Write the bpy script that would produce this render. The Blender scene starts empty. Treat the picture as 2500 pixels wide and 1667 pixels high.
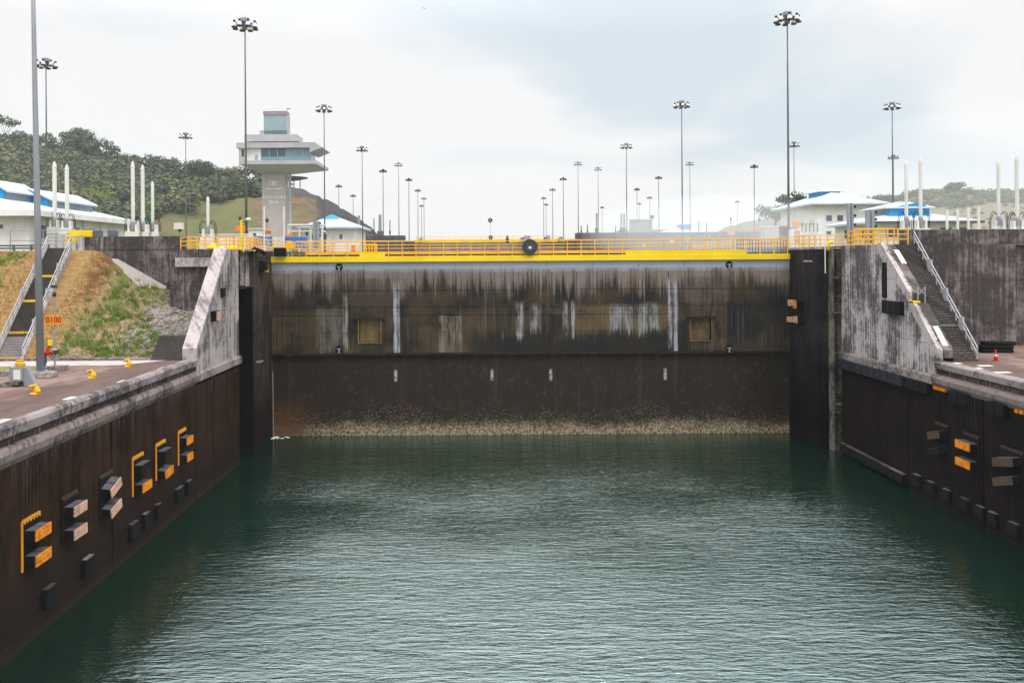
import bpy, math, random
from math import radians as R, sin, cos, pi
from mathutils import Vector, Matrix, noise as mnoise
rnd = random.Random(7)
sc = bpy.context.scene
col = sc.collection

# ------------------------------------------------------------------ camera
# pixel units of the 2500x1667 photograph: focal length, principal point, roll, eye height above the chamber water
F, PX, PY, ROLL, H = 2126.0, 1175.0, 630.0, 0.0065, 18.8
cd = bpy.data.cameras.new('camera'); cam = bpy.data.objects.new('camera', cd); col.objects.link(cam)
cam.location = (0, 0, H)
cam.rotation_euler = (Matrix.Rotation(R(90), 3, 'X') @ Matrix.Rotation(-ROLL, 3, 'Z')).to_euler()
cd.sensor_width = 36; cd.lens = 36*F/2500
cd.shift_x = (1250-PX)/2500; cd.shift_y = -(833.5-PY)/2500
cd.clip_start = 0.5; cd.clip_end = 6000
sc.camera = cam

# ------------------------------------------------------------------ sky, sun, exposure
SUN_EL, SUN_AZ = R(58), R(150)       # azimuth from +Y clockwise: behind the camera and to its right
w = bpy.data.worlds.new('World'); sc.world = w; w.use_nodes = True
wt = w.node_tree; wt.nodes.clear(); WL = wt.links.new
def wn(t, **k):
    n = wt.nodes.new(t)
    for a, b in k.items(): setattr(n, a, b)
    return n
tc = wn('ShaderNodeTexCoord'); sep = wn('ShaderNodeSeparateXYZ'); WL(tc.outputs['Generated'], sep.inputs[0])
sky = wn('ShaderNodeTexSky', sky_type='NISHITA', sun_disc=False, sun_elevation=SUN_EL, sun_rotation=SUN_AZ, dust_density=4.0)
def wmath(op, a, b=None, clamp=False):
    n = wn('ShaderNodeMath', operation=op, use_clamp=clamp)
    for i, v in enumerate((a, b)):
        if v is None: continue
        if hasattr(v, 'links'): WL(v, n.inputs[i])
        else: n.inputs[i].default_value = v
    return n.outputs[0]
# cloud sheet: soft patches stretched towards the horizon
mp = wn('ShaderNodeMapping'); mp.inputs['Scale'].default_value = (1.0, 1.0, 2.6); mp.inputs['Location'].default_value = (3.1, 1.7, 0.35)
WL(tc.outputs['Generated'], mp.inputs['Vector'])
n1 = wn('ShaderNodeTexNoise'); n1.inputs['Scale'].default_value = 2.3; n1.inputs['Detail'].default_value = 5; n1.inputs['Roughness'].default_value = .5
n1.inputs['Distortion'].default_value = .35
WL(mp.outputs[0], n1.inputs['Vector'])
rp = wn('ShaderNodeValToRGB'); rp.color_ramp.elements[0].position = .50; rp.color_ramp.elements[1].position = .70
rp.color_ramp.elements[0].color = (.985, .985, .985, 1); rp.color_ramp.elements[1].color = (.81, .885, .95, 1)
WL(n1.outputs['Fac'], rp.inputs[0])
# one broad blue-grey gap in the cloud, high to the right of the lock axis, its edge broken by the noise
dt = wn('ShaderNodeVectorMath', operation='DOT_PRODUCT'); dt.inputs[1].default_value = Vector((.30, 1.0, .335)).normalized(); WL(tc.outputs['Generated'], dt.inputs[0])
gap = wn('ShaderNodeMapRange', interpolation_type='SMOOTHSTEP'); WL(wmath('ADD', dt.outputs['Value'], wmath('MULTIPLY', wmath('SUBTRACT', n1.outputs['Fac'], .5), .16)), gap.inputs[0])
gap.inputs[1].default_value = .962; gap.inputs[2].default_value = .998; gap.inputs[3].default_value = 0; gap.inputs[4].default_value = .85
gm = wn('ShaderNodeMix', data_type='RGBA'); WL(gap.outputs[0], gm.inputs['Factor']); WL(rp.outputs[0], gm.inputs[6]); gm.inputs[7].default_value = (.69, .80, .875, 1)
# an overcast sky is brighter overhead than near the horizon
el = wmath('MAXIMUM', sep.outputs['Z'], 0.0)
up = wmath('MULTIPLY', wmath('MAXIMUM', wmath('SUBTRACT', el, 0.24), 0.0), 3.2)
br = wmath('ADD', up, 1.0)
mul = wn('ShaderNodeVectorMath', operation='SCALE'); WL(gm.outputs[2], mul.inputs[0]); WL(br, mul.inputs['Scale'])
bg1 = wn('ShaderNodeBackground'); bg1.inputs['Strength'].default_value = .08; WL(sky.outputs[0], bg1.inputs['Color'])
bg2 = wn('ShaderNodeBackground'); bg2.inputs['Strength'].default_value = 1.0; WL(mul.outputs[0], bg2.inputs['Color'])
mx = wn('ShaderNodeMixShader'); mx.inputs[0].default_value = .93
WL(bg1.outputs[0], mx.inputs[1]); WL(bg2.outputs[0], mx.inputs[2])
wo = wn('ShaderNodeOutputWorld'); WL(mx.outputs[0], wo.inputs['Surface'])
sd = bpy.data.lights.new('sun', 'SUN'); sd.energy = 1.45; sd.angle = R(14); sd.color = (1.0, .96, .9)
sun = bpy.data.objects.new('sun', sd); col.objects.link(sun)
sdir = Vector((sin(SUN_AZ)*cos(SUN_EL), cos(SUN_AZ)*cos(SUN_EL), sin(SUN_EL)))
sun.rotation_euler = sdir.to_track_quat('Z', 'Y').to_euler(); sun.location = (0, 0, 120)
sc.view_settings.view_transform = 'Standard'; sc.view_settings.look = 'None'
sc.view_settings.exposure = 0.0; sc.view_settings.gamma = 1.0
sc.cycles.use_denoising = True
sc.cycles.max_bounces = 6; sc.cycles.volume_bounces = 1; sc.cycles.transparent_max_bounces = 8

# ------------------------------------------------------------------ photo pixel -> world point at a real depth / plane
def _u(px, py):
    a, b = px-PX, py-PY
    return a-ROLL*b, b+ROLL*a
def P(px, py, Y):
    a, b = _u(px, py); return Vector((a*Y/F, Y, H-b*Y/F))
def onX(px, py, X):
    a, b = _u(px, py); Y = X*F/a; return Vector((X, Y, H-b*Y/F))
def onZ(px, py, Z):
    a, b = _u(px, py); Y = (H-Z)*F/b; return Vector((a*Y/F, Y, Z))

# ------------------------------------------------------------------ node helpers
class M:
    def __init__(s, name):
        s.m = bpy.data.materials.new(name); s.m.use_nodes = True
        s.t = s.m.node_tree; s.b = s.t.nodes['Principled BSDF']
        s.geo = s.t.nodes.new('ShaderNodeNewGeometry'); s.pos = s.geo.outputs['Position']
    def L(s, a, b): s.t.links.new(a, b)
    def put(s, sock, v):
        if hasattr(v, 'links'): s.L(v, sock)
        elif isinstance(v, (tuple, list)): sock.default_value = (*v, 1) if len(v) == 3 and len(sock.default_value) == 4 else v
        else: sock.default_value = v
    def obj(s):
        n = s.t.nodes.new('ShaderNodeTexCoord'); return n.outputs['Object']
    def rand(s):
        n = s.t.nodes.new('ShaderNodeObjectInfo'); return n.outputs['Random']
    def sc(s, v, k, off=(0, 0, 0)):
        n = s.t.nodes.new('ShaderNodeVectorMath'); n.operation = 'MULTIPLY_ADD'
        s.L(v, n.inputs[0]); n.inputs[1].default_value = k; n.inputs[2].default_value = off
        return n.outputs[0]
    def noise(s, v, scale=1, detail=3, rough=.55, dist=0):
        n = s.t.nodes.new('ShaderNodeTexNoise'); s.L(v, n.inputs['Vector'])
        n.inputs['Scale'].default_value = scale; n.inputs['Detail'].default_value = detail
        n.inputs['Roughness'].default_value = rough; n.inputs['Distortion'].default_value = dist
        return n.outputs['Fac']
    def vor(s, v, scale=1, feat='F1'):
        n = s.t.nodes.new('ShaderNodeTexVoronoi'); n.feature = feat; s.L(v, n.inputs['Vector']); n.inputs['Scale'].default_value = scale
        return n.outputs['Distance']
    def math(s, op, a, b=0, c=None):
        n = s.t.nodes.new('ShaderNodeMath'); n.operation = op
        s.put(n.inputs[0], a); s.put(n.inputs[1], b)
        if c is not None: s.put(n.inputs[2], c)
        return n.outputs[0]
    def step(s, x, a, b, lo=0., hi=1.):
        n = s.t.nodes.new('ShaderNodeMapRange'); n.interpolation_type = 'SMOOTHSTEP'
        if a > b: a, b, lo, hi = b, a, hi, lo
        s.put(n.inputs[0], x); n.inputs[1].default_value = a; n.inputs[2].default_value = b
        n.inputs[3].default_value = lo; n.inputs[4].default_value = hi
        return n.outputs[0]
    def mix(s, f, a, b):
        n = s.t.nodes.new('ShaderNodeMix'); n.data_type = 'RGBA'
        s.put(n.inputs['Factor'], f); s.put(n.inputs[6], a); s.put(n.inputs[7], b)
        return n.outputs[2]
    def mul(s, a, b): return s.math('MULTIPLY', a, b)
    def sep(s, v):
        n = s.t.nodes.new('ShaderNodeSeparateXYZ'); s.L(v, n.inputs[0]); return n.outputs
    def comb(s, x, y, z):
        n = s.t.nodes.new('ShaderNodeCombineXYZ')
        for i, v in enumerate((x, y, z)): s.put(n.inputs[i], v)
        return n.outputs[0]
    def bump(s, h, strength=.3, dist=.05):
        n = s.t.nodes.new('ShaderNodeBump'); n.inputs['Strength'].default_value = strength; n.inputs['Distance'].default_value = dist
        s.L(h, n.inputs['Height']); s.L(n.outputs[0], s.b.inputs['Normal'])
    def done(s, color, rough=.7, metal=0., spec=.35):
        s.put(s.b.inputs['Base Color'], color); s.put(s.b.inputs['Roughness'], rough)
        s.put(s.b.inputs['Metallic'], metal); s.b.inputs['Specular IOR Level'].default_value = spec
        return s.m

def paint(name, c, rough=.5, dirt=.25, metal=0., dcol=(.08, .06, .045), scale=1.3, spec=.35):
    m = M(name); n = m.noise(m.sc(m.pos, (1, 1, .35)), scale*2, 5, .65)
    f = m.mul(m.step(n, .45, .75), dirt)
    v = m.noise(m.pos, .35, 2)
    c2 = m.mix(m.step(v, .3, .7), c, tuple(x*.86 for x in c))
    m.bump(m.noise(m.pos, 9, 3), .15, .02)
    return m.done(m.mix(f, c2, dcol), m.step(n, .3, .8, rough, min(1, rough+.25)), metal, spec)

def streaked(name, lights, darks, thr=(.42, .58), sx=2.2, sz=.12, rough=.85, grid=None, low=None, spec=.3, amp=.5, top=None, drip=None):
    """weathered concrete: tall vertical run-off streaks, blotches, form joints"""
    m = M(name); s = m.sep(m.pos)
    xy = m.math('ADD', s[0], s[1])                      # runs along either wall direction
    sv = m.comb(m.mul(xy, sx), 0, m.mul(s[2], sz*sx))
    n1 = m.noise(sv, 1, 6, .68); n2 = m.noise(m.comb(xy, m.mul(s[0], .2), s[2]), .33, 4, .6, .4); n3 = m.noise(m.pos, 3.1, 4, .65)
    f = m.math('ADD', m.math('ADD', m.mul(n1, .55), m.mul(n2, amp)), m.mul(n3, .2))
    f = m.math('SUBTRACT', f, (amp+.2-.45)/2)
    a = m.mix(m.noise(m.pos, .8, 3), lights[0], lights[1]); b = m.mix(n3, darks[0], darks[1])
    c = m.mix(m.step(f, thr[0], thr[1]), b, a)
    if grid:
        gx, gz = grid
        def line(v, period, wd):
            fr = m.math('FRACT', m.math('DIVIDE', v, period)); return m.math('LESS_THAN', fr, wd/period)
        ln = m.math('MAXIMUM', line(s[2], gz, .05), line(xy, gx, .06))
        c = m.mix(m.mul(ln, m.step(n3, .3, .7, .25, .8)), c, darks[0])
    if low:
        for z0, z1, cc in low: c = m.mix(m.step(m.math('ADD', s[2], m.mul(m.math('SUBTRACT', n1, .5), 2.2)), z1, z0), c, m.mix(n3, cc, tuple(x*.6 for x in cc)))
    if drip or top: n4 = m.noise(m.comb(m.mul(xy, 5.5), 3, m.mul(s[2], .16)), 1, 4, .7)
    if drip: c = m.mix(m.mul(m.step(n4, .60, .74), m.step(n2, .3, .6, .15, .7)), c, drip)
    if top: c = m.mix(m.step(m.math('ADD', s[2], m.math('ADD', m.mul(m.math('SUBTRACT', n4, .5), 6.5), m.mul(m.math('SUBTRACT', n1, .5), 3))), top[0], top[1], 0, .85), c, m.mix(n3, top[2], tuple(x*.5 for x in top[2])))
    m.bump(m.math('ADD', m.noise(m.pos, 4, 6, .7), m.mul(n1, .6)), .5, .06)
    return m.done(c, rough, 0, spec)
# ------------------------------------------------------------------ materials
MT = {}
MT['yellow'] = paint('yellow_paint', (.86, .60, .006), .45, .12, dcol=(.45, .28, .03))
MT['rail_yellow'] = paint('rail_yellow', (.86, .44, .03), .5, .15, dcol=(.4, .2, .05))
MT['orange'] = paint('orange_plate', (.78, .25, .012), .5, .8, dcol=(.26, .07, .015), scale=3.5)
MT['orange_sign'] = paint('orange_sign', (.86, .24, .012), .5, .08)
def plate(name, c, dcol):
    m = M(name); s = m.sep(m.pos); n = m.noise(m.pos, 2.6, 6, .7); n2 = m.noise(m.sc(m.pos, (1, 1, .3)), 6, 4, .7)
    fy = m.math('FRACT', m.math('DIVIDE', s[1], .37)); fz = m.math('FRACT', m.math('DIVIDE', s[2], .21))
    hole = m.mul(m.mul(m.step(fy, .30, .36), m.step(fy, .58, .50)), m.mul(m.step(fz, .25, .35), m.step(fz, .75, .65)))
    c2 = m.mix(m.mul(m.step(n, .42, .66), .8), c, dcol); c2 = m.mix(m.mul(hole, m.step(n2, .38, .55, .15, .85)), c2, tuple(x*.35 for x in dcol)); c2 = m.mix(m.step(n2, .60, .72, 0, .7), c2, (.03, .022, .018))
    m.bump(n, .4, .03)
    return m.done(c2, .65, 0, .2)
MT['orange'] = plate('orange_plate', (.78, .26, .012), (.36, .10, .012))
MT['tan'] = plate('tan_plate', (.62, .37, .27), (.32, .19, .13))
MT['tan_old'] = paint('tan_plate', (.60, .36, .26), .6, .8, dcol=(.3, .17, .1), scale=3)
MT['brown_plate'] = paint('brown_plate', (.075, .05, .032), .6, .6, dcol=(.05, .035, .025), scale=3)
MT['rubber'] = paint('rubber', (.009, .009, .010), .75, .35, dcol=(.03, .026, .025), scale=2, spec=.12)
MT['rubber_lit_top'] = paint('rubber_lit_top', (.10, .10, .12), .5, .7, dcol=(.03, .027, .027), scale=3, spec=.25)  # paler rubber for block tops; light from above put into the colour
MT['galv'] = paint('galvanised_steel', (.30, .31, .34), .45, .35, .3, dcol=(.20, .20, .20))
MT['galv_l'] = paint('handrail_steel', (.42, .42, .44), .45, .3, .2, dcol=(.25, .24, .24))
MT['fender_blue'] = paint('fender_blue', (.020, .021, .030), .6, .4, spec=.2)
MT['mast'] = paint('mast_steel', (.12, .125, .135), .5, .3, .3)
MT['dark_metal'] = paint('dark_metal', (.035, .035, .04), .5, .2)
MT['white_metal'] = paint('white_metal', (.72, .71, .68), .5, .18, dcol=(.42, .38, .33))
MT['white_wall'] = paint('white_wall', (.76, .74, .74), .8, .25, dcol=(.42, .38, .36), scale=.3)
MT['blue_roof'] = paint('blue_roof', (.03, .26, .55), .45, .1, dcol=(.1, .3, .5))
MT['pale_roof'] = paint('pale_blue_roof', (.48, .56, .62), .55, .6, dcol=(.58, .61, .62), scale=.2)
MT['louver'] = paint('louver', (.33, .35, .38), .6, .3)
MT['soffit'] = paint('soffit', (.2, .19, .19), .8, .1)
MT['tower_conc'] = streaked('tower_concrete', ((.47, .42, .41), (.42, .375, .365)), ((.34, .30, .295), (.38, .34, .33)), (.3, .6), 1.0, .2, .9, grid=(2.6, 1.9))
MT['tower_panel'] = paint('tower_panel', (.42, .41, .43), .6, .2, dcol=(.3, .28, .28), scale=.4)
MT['red'] = paint('red_cloth', (.62, .015, .02), .8, .05)
MT['denim'] = paint('denim', (.03, .12, .22), .9, .1)
MT['skin'] = paint('skin', (.22, .11, .07), .6, .05)
MT['hair'] = paint('hair', (.02, .015, .012), .7, 0)
MT['blue_sheet'] = paint('blue_sheet', (.02, .18, .55), .6, .15, dcol=(.3, .35, .4))
MT['white_paint'] = paint('white_paint', (.68, .66, .62), .7, .35, dcol=(.3, .25, .22))
MT['black_txt'] = paint('black_lettering', (.02, .015, .012), .6, 0)
MT['glass_dark'] = None
def glassy(name, c, rough=.08):
    m = M(name); n = m.noise(m.pos, .25, 2)
    return m.done(m.mix(n, c, tuple(x*.6 for x in c)), rough, 0, .8)
MT['glass_dark'] = glassy('tinted_glass', (.04, .09, .18)); MT['glass_pale'] = glassy('pale_glass', (.17, .33, .38), .15)
MT['glass_top'] = glassy('frosted_glass', (.30, .42, .46), .35)
MT['step_dark'] = streaked('stair_concrete', ((.085, .07, .062), (.07, .06, .055)), ((.045, .037, .033), (.06, .05, .045)), (.35, .6), 1.5, .3)
MT['step_light'] = streaked('pale_stair_concrete', ((.32, .29, .28), (.28, .26, .25)), ((.2, .18, .17), (.24, .21, .2)), (.3, .55), 1.5, .3)
MT['abut'] = streaked('abutment_concrete', ((.52, .46, .46), (.38, .33, .33)), ((.05, .041, .043), (.11, .09, .09)), (.44, .57), 4.0, .035, .85, grid=(7.0, 2.4), amp=.45)
MT['abut_left'] = streaked('left_abutment_concrete', ((.44, .39, .385), (.32, .28, .28)), ((.055, .045, .047), (.12, .10, .10)), (.42, .56), 2.6, .05, .85, grid=(7.0, 2.4), amp=.5)
MT['abut_top'] = streaked('abutment_slope_concrete', ((.50, .45, .44), (.36, .31, .30)), ((.09, .075, .075), (.20, .165, .165)), (.36, .54), 2.2, .4)
MT['retain'] = streaked('retaining_concrete', ((.26, .225, .22), (.145, .122, .118)), ((.032, .027, .026), (.07, .058, .055)), (.46, .64), 3.6, .05, .9, grid=(9.1, 3.3), amp=.6)
MT['coping'] = streaked('coping_concrete', ((.30, .25, .245), (.22, .185, .18)), ((.05, .04, .04), (.10, .08, .078)), (.40, .56), 3.0, 1.2, .9, amp=.7)
MT['ledge'] = streaked('ledge_concrete', ((.26, .205, .19), (.18, .14, .125)), ((.03, .022, .02), (.07, .052, .045)), (.38, .54), 5.0, .25, .9, amp=.5)
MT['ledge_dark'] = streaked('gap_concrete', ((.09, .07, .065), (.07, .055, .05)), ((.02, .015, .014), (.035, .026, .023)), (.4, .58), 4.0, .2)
MT['wall_left'] = streaked('wet_wall_brown', ((.040, .021, .011), (.028, .014, .008)), ((.007, .0045, .0035), (.018, .010, .006)), (.38, .56), 1.6, .06, .75, low=[(2.6, 4.2, (.026, .016, .013)), (.1, .8, (.036, .022, .013))], amp=.5, spec=.08, drip=(.075, .046, .028), top=(8.3, 10.6, (.14, .10, .085)), grid=(5.4, 1.9))
MT['wall_right'] = streaked('wet_wall_shaded', ((.014, .010, .007), (.017, .009, .008)), ((.004, .003, .003), (.008, .006, .006)), (.36, .62), 1.6, .06, .75, low=[(.1, 1.2, (.016, .010, .009))], amp=.5, spec=.08, drip=(.030, .021, .016), grid=(5.4, 1.9), top=(8.6, 10.6, (.06, .05, .048)))  # darker than the left wall: weaker light on this side is in the colour
MT['slot_black'] = streaked('slot_shade', ((.010, .009, .009), (.008, .007, .007)), ((.004, .004, .004), (.006, .005, .005)), (.4, .6), 1.5, .1, .8, spec=.05)  # near-black concrete; shade inside the slot is put into the colour
MT['pier'] = streaked('pier_concrete', ((.10, .074, .055), (.075, .055, .042)), ((.02, .016, .015), (.035, .026, .022)), (.42, .62), 1.8, .1, .8, low=[(2, 9, (.017, .011, .009))], spec=.1)
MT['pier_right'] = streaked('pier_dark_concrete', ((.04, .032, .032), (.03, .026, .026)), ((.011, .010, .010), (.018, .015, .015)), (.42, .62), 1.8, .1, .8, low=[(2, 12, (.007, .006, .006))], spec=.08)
MT['guide'] = streaked('ladder_guide_concrete', ((.17, .16, .105), (.20, .185, .16)), ((.025, .023, .018), (.07, .065, .045)), (.40, .55), 1.2, .6, .8)

def deck_mat():
    m = M('deck_concrete'); s = m.sep(m.pos)
    n = m.noise(m.sc(m.pos, (.35, .12, 1)), 1.3, 5, .6, .3); f = m.noise(m.pos, 3, 5, .65)
    c = m.mix(m.step(n, .36, .62), (.10, .056, .044), (.22, .145, .118))
    # dark stained strip along the coping, slab by slab
    ax = m.math('ABSOLUTE', m.math('SUBTRACT', s[0], 6.0))
    jag = m.mul(m.math('SUBTRACT', m.noise(m.sc(m.pos, (.1, .35, 1)), 1, 2), .5), 5.0)
    strip = m.step(m.math('ADD', ax, jag), 33.0, 32.2)
    c = m.mix(m.mul(strip, .75), c, (.075, .043, .036))
    c = m.mix(m.step(f, .5, .8, 0, .5), c, (.07, .05, .045))
    fr = m.math('FRACT', m.math('DIVIDE', s[1], 6.0)); c = m.mix(m.mul(m.math('LESS_THAN', fr, .02), .7), c, (.05, .04, .035))
    fr = m.math('FRACT', m.math('DIVIDE', s[0], 5.0)); c = m.mix(m.mul(m.math('LESS_THAN', fr, .02), .7), c, (.05, .04, .035))
    st = m.step(m.vor(m.pos, .45), .16, .05); c = m.mix(m.mul(st, m.step(f, .4, .6, .1, .6)), c, (.035, .025, .022))
    m.bump(f, .3, .03)
    return m.done(c, .85)
MT['deck'] = deck_mat()
def grass_mat(name, a, b, g, e, gthr=(.56, .66), sc_=1.0):
    m = M(name)
    n = m.noise(m.pos, .9*sc_, 6, .65, .3); n2 = m.noise(m.sc(m.pos, (1, 1, 1), (9, 3, 2)), .45*sc_, 4, .6); n3 = m.noise(m.pos, 7*sc_, 4, .7)
    c = m.mix(m.step(n, .35, .62), a, b)
    c = m.mix(m.step(n2, gthr[0], gthr[1]), c, g)
    c = m.mix(m.step(m.noise(m.sc(m.pos, (1, 1, 1), (2, 19, 5)), .55*sc_, 4, .6), .58, .68, 0, .8), c, e)
    c = m.mix(m.step(n3, .35, .75, 0, .45), c, tuple(x*.45 for x in b))
    m.bump(n3, .8, .12)
    return m.done(c, .95, 0, .1)
MT['dry_grass'] = grass_mat('dry_grass_bank', (.33, .20, .09), (.25, .17, .075), (.12, .14, .04), (.20, .10, .06))
MT['lawn'] = grass_mat('lawn', (.17, .2, .045), (.22, .22, .06), (.13, .2, .03), (.2, .2, .08))
MT['hill'] = grass_mat('hill_grass', (.13, .15, .055), (.17, .16, .075), (.10, .13, .045), (.2, .14, .09), sc_=.12)
MT['hill_right'] = grass_mat('hill_grass_brown', (.19, .17, .10), (.17, .13, .095), (.12, .14, .07), (.17, .12, .1), sc_=.10)
MT['rock'] = grass_mat('cliff_rock', (.13, .11, .11), (.09, .075, .08), (.12, .10, .09), (.07, .06, .065), sc_=.2)
MT['earth'] = grass_mat('earth_cut', (.27, .16, .09), (.22, .15, .085), (.17, .17, .07), (.14, .10, .07), sc_=.12)
MT['rubble'] = grass_mat('rubble_stone', (.36, .33, .31), (.24, .22, .21), (.3, .28, .25), (.16, .14, .13), sc_=1.5)
MT['soil'] = grass_mat('pale_spoil', (.32, .28, .25), (.27, .23, .2), (.25, .2, .15), (.2, .15, .11))
def leaf(name, cols, seed):
    m = M(name); r = m.rand()
    n = m.noise(m.sc(m.pos, (1, 1, 1), (seed, 0, 0)), .10, 3, .6); n2 = m.noise(m.pos, .6, 3)
    c = m.mix(m.step(n, .43, .57), cols[0], cols[1]); c = m.mix(m.step(n2, .45, .7, 0, .6), c, cols[2])
    m.b.inputs['Subsurface Weight'].default_value = 0
    return m.done(c, .7, 0, .2)
MT['leaf'] = leaf('foliage', ((.055, .082, .034), (.13, .145, .055), (.17, .135, .06)), 0)
MT['leaf_dark'] = leaf('dark_foliage', ((.032, .052, .030), (.065, .09, .046), (.11, .105, .05)), 5)
MT['leaf_bright'] = leaf('bright_foliage', ((.06, .12, .02), (.09, .15, .03), (.07, .12, .02)), 9)
MT['weed'] = leaf('weeds', ((.10, .19, .02), (.15, .22, .04), (.24, .24, .08)), 2)
MT['trunk'] = paint('bark', (.11, .085, .065), .9, .3)

def water_mat():
    m = M('water')
    d = m.noise(m.pos, .035, 3, .5)                                   # wind patches
    a = m.noise(m.sc(m.pos, (.8, 2.9, 1)), 1.0, 2, .5, .3)          # ripples, crests along X
    b = m.noise(m.sc(m.pos, (2.6, 7.5, 1), (4, 7, 0)), 1.0, 3, .6, .3)
    c = m.noise(m.sc(m.pos, (.2, .55, 1), (1, 2, 0)), 1.0, 2)
    h = m.math('ADD', m.math('ADD', m.mul(a, .50), m.mul(b, .24)), m.mul(c, .55))
    h = m.mul(h, m.step(d, .38, .62, .5, 1.3))
    w_ = m.sep(m.pos)                                                 # sheltered, calmer water under the gate and the walls
    jig = m.mul(m.math('SUBTRACT', d, .5), 22)
    lee = m.mul(m.step(m.math('ADD', w_[1], jig), 88, 66, .42, 1), m.mul(m.step(m.math('ADD', w_[0], jig), -21, -8, .55, 1), m.step(m.math('ADD', w_[0], jig), 33, 19, .5, 1)))
    h = m.mul(h, lee)
    m.bump(h, 1.0, .27)
    m.b.inputs['IOR'].default_value = 2.35; m.b.inputs['Specular Tint'].default_value = (.80, .99, 1.0, 1)
    col_ = m.mix(m.step(m.noise(m.pos, .05, 3), .35, .65), (.002, .016, .012), (.004, .017, .009))
    return m.done(col_, .05, 0, .9)
MT['water'] = water_mat()

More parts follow.
